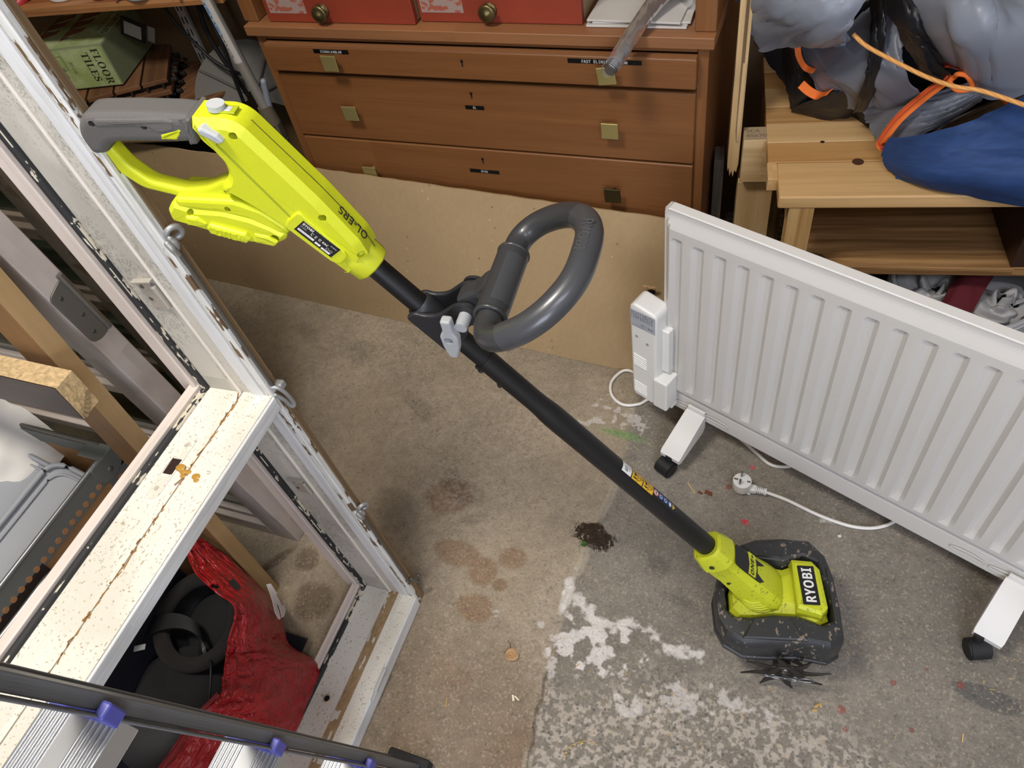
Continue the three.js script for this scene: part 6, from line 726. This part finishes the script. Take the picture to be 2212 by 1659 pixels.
  const net = (N, u, v) => { const nr = N.length, nc = N[0].length, x = u * (nc - 1), i = Math.min(nc - 2, Math.floor(x)), y = v * (nr - 1), j = Math.min(nr - 2, Math.floor(y)); return [0, 1, 2].map((k) => { const row = (r) => { const R = N[clamp(r, 0, nr - 1)]; return cr(R[Math.max(0, i - 1)][k], R[i][k], R[i + 1][k], R[Math.min(nc - 1, i + 2)][k], x - i); }; return cr(row(j - 1), row(j), row(j + 1), row(j + 2), y - j); }); };
  { const t = thing('red_bag', 'open red tarpaulin bag on the floor behind the lower frame opening', 'bag', [0, 0, 0]);
    const redM = phy({ color: '#9c0d15', roughness: 0.34, clearcoat: 0.2, clearcoatRoughness: 0.3, bumpMap: gtex(512, 512, (u, v) => 0.5 * fbm(u * 26, v * 10, 5) + 0.5 * (1 - Math.abs(2 * fbm(u * 8, v * 16, 4) - 1)), 1, 2), bumpScale: 0.012, side: THREE.DoubleSide });
    part('shell', sheet(36, 120, (u, v) => { const p = net(RED, u, v), r = (x) => 1 - Math.abs(2 * x - 1); const h = 0.010 * (r(vn(u * 4 + v * 9, v * 16 + 3)) - 0.6) + 0.005 * (r(vn(u * 9, v * 30 + u * 9)) - 0.5) + 0.004 * (vn(v * 40, u * 3) - 0.5); return [p[0] + h * 0.8, Math.max(0.003, p[1] + h * 0.9), p[2] - h * 0.1 + 0.3 * h]; }, { th: 0.0022, keep: (u, v) => !(Math.hypot((u - 0.10) / 0.07, (v - 0.205) / 0.012) < 1) }), redM, t, 'crumpled red tarpaulin');
    part('rolled_hem', tube(RED.map((r) => r[0]).slice(6), 0.006, { n: 40, rs: 8 }), redM, t);
    const PR = [[[-0.841, 0.135, -0.374], [-0.838, 0.128, -0.380]], [[-0.813, 0.140, -0.351], [-0.817, 0.110, -0.365]], [[-0.792, 0.140, -0.329], [-0.810, 0.085, -0.356]], [[-0.790, 0.120, -0.324], [-0.795, 0.100, -0.338]]]; part('white_print', sheet(8, 24, (u, v) => { const p = net(PR, u, v); return [p[0] + 0.016, p[1] + 0.012, p[2] - 0.006]; }, { th: 0.0006, keep: (u, v) => !(v > 0.5 && u > 0.35 && u < 0.5) && !(v > 0.25 && v < 0.55 && u > 0.7) }), mat('#cfc9cb', 0.5), t, 'white printed mark');
    part('lining', sheet(30, 30, (u, v) => { const x = mix(-1.09, -0.74, u), z = mix(-0.36, 0.12, v), e = Math.min(u, 1 - u, v, 1 - v) * 5; return [mix(-0.972, -0.76, u), 0.015 + 0.31 * sst(0.16, 0, u) + 0.01 * vn(u * 12, v * 12), mix(-0.34, 0.2, v)]; }, { th: 0.002 }), mat('#0b0e1a', 0.85), t, 'dark navy inside of the bag'); }
  { const t = thing('black_helmet', 'black riding helmet with grey padded rim lying open side up in the red bag', 'helmet', [-0.868, 0.21, -0.268]); t.rotation.set(0.25, 0.3, 0.1);
    const g = new THREE.SphereGeometry(0.085, 40, 20, 0, Math.PI * 2, Math.PI * 0.5, Math.PI * 0.5).scale(1, 1.15, 0.95); part('shell', [g, new THREE.SphereGeometry(0.078, 36, 16, 0, Math.PI * 2, Math.PI * 0.5, Math.PI * 0.5).scale(1, 1.1, 0.94)], std({ color: '#101013', roughness: 0.5, side: THREE.DoubleSide }), t);
    const rim = new THREE.TorusGeometry(0.079, 0.0145, 16, 60).rotateX(Math.PI / 2).scale(1, 1, 0.94); part('padded_rim', rim, std({ color: '#2e2a29', roughness: 0.7, bumpMap: grainB, bumpScale: 0.002 }), t, 'grey padded rim'); part('strap', tube([[-0.08, -0.005, 0.02], [-0.1, -0.05, 0.03], [-0.085, -0.1, 0.05]], 0.004, { n: 20 }), M.black, t); part('lining', new THREE.SphereGeometry(0.062, 28, 14).scale(1, 0.35, 0.95).translate(0, -0.05, 0), mat('#0a0a0c', 0.9), t); }
  { const t = thing('black_backpack', 'black padded backpack lying in the red bag in front of the helmet', 'backpack', [-0.865, 0.115, -0.15]); t.rotation.y = 0.5; const pad = (cx, cy, cz, rx, ry, rz, p, sd) => { const g = mergeVertices(new THREE.SphereGeometry(1, 40, 26)); const P = g.attributes.position; const sg = (x) => Math.sign(x) * Math.pow(Math.abs(x), p); for (let i = 0; i < P.count; i++) { const x = P.getX(i), y = P.getY(i), z = P.getZ(i), k = 1 + 0.10 * (fbm(x * 2 + sd, z * 2 + y, 3) - 0.5); P.setXYZ(i, cx + sg(x) * rx * k, cy + sg(y) * ry * k, cz + sg(z) * rz * k); } g.computeVertexNormals(); return g; };
    const bm = std({ color: '#1d1c1e', roughness: 0.8, bumpMap: grainB, bumpScale: 0.002 }); part('body', pad(0, 0, 0, 0.085, 0.075, 0.1, 0.75, 4), bm, t); part('front_pocket', pad(-0.02, 0.03, 0.05, 0.07, 0.05, 0.06, 0.8, 9), std({ color: '#242326', roughness: 0.75 }), t);
    part('shoulder_strap', sheet(30, 4, (u, v) => { const a = mix(-0.4, 2.4, u); return [-0.02 + 0.085 * Math.cos(a) + (v - 0.5) * 0.01, 0.075 + 0.03 * Math.sin(u * 3.1), -0.06 - 0.055 * Math.sin(a) + (v - 0.5) * 0.03]; }, { th: 0.006 }), M.black, t); part('grab_loop', tube([[0.05, 0.06, -0.07], [0.085, 0.1, -0.02], [0.08, 0.085, 0.04], [0.06, 0.06, 0.055]], 0.0022, { n: 40 }), M.black, t, 'thin black cord loop'); part('zip', tube([[-0.08, 0.05, 0.03], [-0.03, 0.082, 0.03], [0.04, 0.075, 0.045], [0.072, 0.04, 0.06]], 0.0025, { n: 30 }), mat('#333', 0.5), t); part('webbing', bar([0.06, 0.07, 0.07], [0.075, 0.02, 0.115], 0.014, 0.003), mat('#3c3a3a', 0.7), t); part('tag', box(0.02, 0.001, 0.01, -0.045, 0.102, -0.075, { r: 0 }), mat('#b5b5b5', 0.5), t); }
  // stepladder, cut off by the lower left corner
  { const t = thing('step_ladder', 'aluminium stepladder with ribbed treads and violet plastic end caps at the lower left', 'stepladder', [-0.478, 0, -0.18]); const al = std({ color: '#7d7f82', metalness: 0.3, roughness: 0.42, bumpMap: brush, bumpScale: 0.0003 }), bright = std({ color: '#c3c5c8', metalness: 0.9, roughness: 0.32 }), vio = mat('#4a4c9c', 0.4);
    const zs = (y) => 0.128 - (0.83 - y) * 0.177, top = 1.02;
    const st = (dz) => [bar([0, 0.006, zs(0) + dz], [0, top, zs(top) + dz], 0.05, 0.003, { up: V(0, 0, 1) }), bar([0.0235, 0.006, zs(0) + dz + 0.003], [0.0235, top, zs(top) + dz + 0.003], 0.0035, 0.014, { up: V(0, 0, 1), r: 0.0016 }), bar([-0.0235, 0.006, zs(0) + dz + 0.003], [-0.0235, top, zs(top) + dz + 0.003], 0.0035, 0.014, { up: V(0, 0, 1), r: 0.0016 }), bar([0.028, 0.006, zs(0) + dz + 0.0125], [0.028, top, zs(top) + dz + 0.0125], 0.011, 0.003, { up: V(0, 0, 1) })];
    part('stile', st(0), al, t, 'dark grey anodised side rail'); part('stile', st(0.43), al, t);
    for (const y of [0.245, 0.53, 0.815]) { const z0 = zs(y) + 0.012, tr = part('tread', [box(0.076, 0.004, 0.41, -0.008, y, z0 + 0.205, { r: 0.001 }), box(0.003, 0.026, 0.41, 0.0285, y - 0.013, z0 + 0.205, { r: 0.001 }), box(0.003, 0.026, 0.41, -0.0445, y - 0.013, z0 + 0.205, { r: 0.001 })], bright, t, 'bright ribbed aluminium tread'); for (let k = 0; k < 13; k++) if (k < 5 || k > 7) part('rib', box(0.0026, 0.0022, 0.41, -0.042 + k * 0.0057, y + 0.0026, z0 + 0.205, { r: 0.0009 }), bright, tr);
      part('end_cap', [extr(rounded([[-0.05, -0.004], [0.026, -0.010], [0.040, 0.006], [0.041, 0.030], [0.031, 0.031], [0.029, 0.012], [0.020, 0.006], [-0.05, 0.006]], 0.003), 0.014, { bevel: 0.002 }).rotateX(0.0).translate(-0.003, y + 0.004, z0 + 0.001)], vio, t, 'violet blue plastic end cap'); }
    part('foot', [box(0.078, 0.03, 0.032, 0, 0.015, zs(0) + 0.004, { r: 0.004 })], mat('#222', 0.8), t); part('foot', box(0.078, 0.03, 0.032, 0, 0.015, zs(0) + 0.434, { r: 0.004 }), mat('#222', 0.8), t); }
}
// ---------------------------------------------------------------- litter on the floor
{
  const chips = [], strawM = mat('#b89a6a', 0.9), P = (x, z) => true;
  for (let i = 0; i < 620; i++) { const x = rr(-1.0, 0.6), z = rr(-1.12, -0.1); if (vn(x * 3, z * 3) < 0.3) continue; const l = rr(0.0015, i % 9 === 0 ? 0.012 : 0.005); chips.push(box(l, 0.0006, rr(0.0007, 0.0018), x, 0.0005, z, { r: 0, rot: [0, rr(0, 3.1), rr(-0.05, 0.05)] })); }
  const cw = solo('wood_chips', chips, strawM, 'small pale wood chips and splinters scattered over the concrete', 'wood chips'); cw.userData.kind = 'stuff'; delete cw.userData.category;
  const soil = []; for (let i = 0; i < 420; i++) { const a = rr(0, 6.28), r = Math.sqrt(rnd()), x = -0.288 + 0.040 * r * Math.cos(a) + 0.008 * rr(-1, 1), z = -0.708 + 0.024 * r * Math.sin(a) + (r * Math.cos(a) > 0.3 ? 0.006 : -0.004); soil.push(i % 3 ? box(rr(0.002, 0.009), 0.0012, 0.0011, x, rr(0.0008, 0.003), z, { r: 0, rot: [rr(-0.3, 0.3), rr(0, 3), rr(-0.3, 0.3)] }) : new THREE.IcosahedronGeometry(rr(0.0012, 0.003), 0).translate(x, 0.0012, z)); }
  const sp = solo('soil_crumbs', soil, std({ color: '#3a2a1c', roughness: 0.95 }), 'small patch of dry soil and plant bits on the floor beside the shaft', 'soil'); sp.userData.kind = 'stuff'; delete sp.userData.category;
  { const t = thing('green_leaf', 'tiny green leaf at the edge of the soil patch', 'leaf', [-0.303, 0.001, -0.684], 0.6); part('blade', sheet(8, 8, (u, v) => { const w = 0.006 * Math.sin(Math.PI * u); return [(u - 0.5) * 0.014, 0.002 + 0.002 * Math.sin(u * 3) + 0.002 * Math.abs(v - 0.5), (v - 0.5) * 2 * w]; }, { th: 0.0003 }), mat('#2f5a1c', 0.6), t); part('stem', capTube([[-0.007, 0.001, 0], [-0.012, 0.001, 0.004], [-0.013, 0.001, 0.014]], 0.0004, { n: 8, rs: 5 }), mat('#8a8f55', 0.7), t); }
  { const t = thing('brown_leaf', 'dry brown leaf lying alone on the floor in the foreground', 'leaf', [-0.373, 0.001, -0.428], 0.3); part('blade', sheet(16, 16, (u, v) => { const a = u * 6.283, r = 0.0155 * (v) * (0.82 + 0.2 * Math.cos(a) + 0.06 * vn(u * 14, 2) + 0.05 * Math.sin(3 * a)); return [Math.cos(a) * r, 0.0015 + 0.003 * vn(u * 5, v * 4) + 0.002 * v, Math.sin(a) * r * 0.9]; }, { th: 0.0003 }), std({ map: tex(64, 64, (u, v) => { const k = 0.7 + 0.6 * fbm(u * 8, v * 8, 3); return [0.42 * k, 0.25 * k, 0.12 * k]; }), roughness: 0.8, side: THREE.DoubleSide }), t); part('stem', capTube([[0.0, 0.0015, -0.012], [-0.001, 0.003, -0.02], [-0.006, 0.002, -0.028]], 0.0005, { n: 8, rs: 5 }), mat('#5a3a22', 0.8), t); }
  const sliver = (label, a, b, w, col = '#c9ac78') => solo('wood_sliver', bar([a[0], 0.0011, a[1]], [b[0], 0.0011, b[1]], w, 0.0014, { r: 0.0004 }), mat(col, 0.85), label, 'wood sliver');
  sliver('long pale wood sliver beside the left heater castor', [-0.132, -0.879], [-0.112, -0.857], 0.0022); sliver('pale wood sliver in the foreground, left one of a crossed pair', [-0.345, -0.362], [-0.34, -0.352], 0.004, '#e2d9bf'); sliver('pale wood sliver in the foreground, right one of a crossed pair', [-0.341, -0.361], [-0.331, -0.356], 0.0028, '#e2d9bf'); sliver('short brown wood sliver on the stained floor at the frame corner', [-0.46, -0.322], [-0.455, -0.304], 0.003, '#a98a62'); sliver('pale wood sliver on the pitted concrete below the tines', [0.385, -0.517], [0.384, -0.503], 0.0022);
  for (const [x, z, r, l] of [[-0.087, -0.866, 0.5, 'larger of two curled rust brown leaf scraps near the left castor'], [-0.103, -0.862, 1.2, 'smaller of two curled rust brown leaf scraps near the left castor']]) { const k = r < 1 ? 1 : 0.6; solo('leaf_scrap', sheet(10, 6, (u, v) => [x + ((u - 0.5) * 0.015 + 0.002 * vn(u * 5, v * 5)) * k, 0.0012 + 0.004 * Math.sin(u * 6) ** 2 * k, z + ((v - 0.5) * 0.008 + 0.004 * u) * k], { th: 0.0004 }), mat('#7a4024', 0.8), l, 'leaf scrap'); }
  solo('dry_twig', [capTube([[-0.226, 0.001, -0.292], [-0.222, 0.003, -0.306], [-0.21, 0.004, -0.318], [-0.195, 0.003, -0.325], [-0.176, 0.001, -0.325]], 0.0007, { n: 30, rs: 6 }), ...[[-0.224, -0.297], [-0.219, -0.307], [-0.212, -0.314], [-0.206, -0.318], [-0.200, -0.32], [-0.226, -0.291]].map(([x, z], i) => new THREE.SphereGeometry(0.0022, 8, 6).scale(1.3, 0.7, 0.8).translate(x + 0.002 * Math.sin(i * 9), 0.003, z))], mat('#b9a06c', 0.85), 'dry curved grass sprig on the floor in the foreground', 'twig');
  solo('white_crumb', box(0.007, 0.003, 0.005, 0.171, 0.0016, -0.83, { r: 0.001, rot: [0, 0.3, 0] }), mat('#e2dfd2', 0.7), 'white plastic crumb on the floor below the white cord', 'crumb');
  solo('seed_husks', [[0.162, -0.495], [0.168, -0.498], [0.160, -0.487]].map(([x, z], i) => new THREE.SphereGeometry(0.0032, 10, 6).scale(1.6, 0.5, 0.8).rotateY(i * 1.3 + 0.8).translate(x, 0.0016, z)), mat('#b6975c', 0.8), 'dry yellow seed husks on the floor right of the tines', 'seed husks').userData.kind = 'stuff';
}
renderer.render(scene, camera);
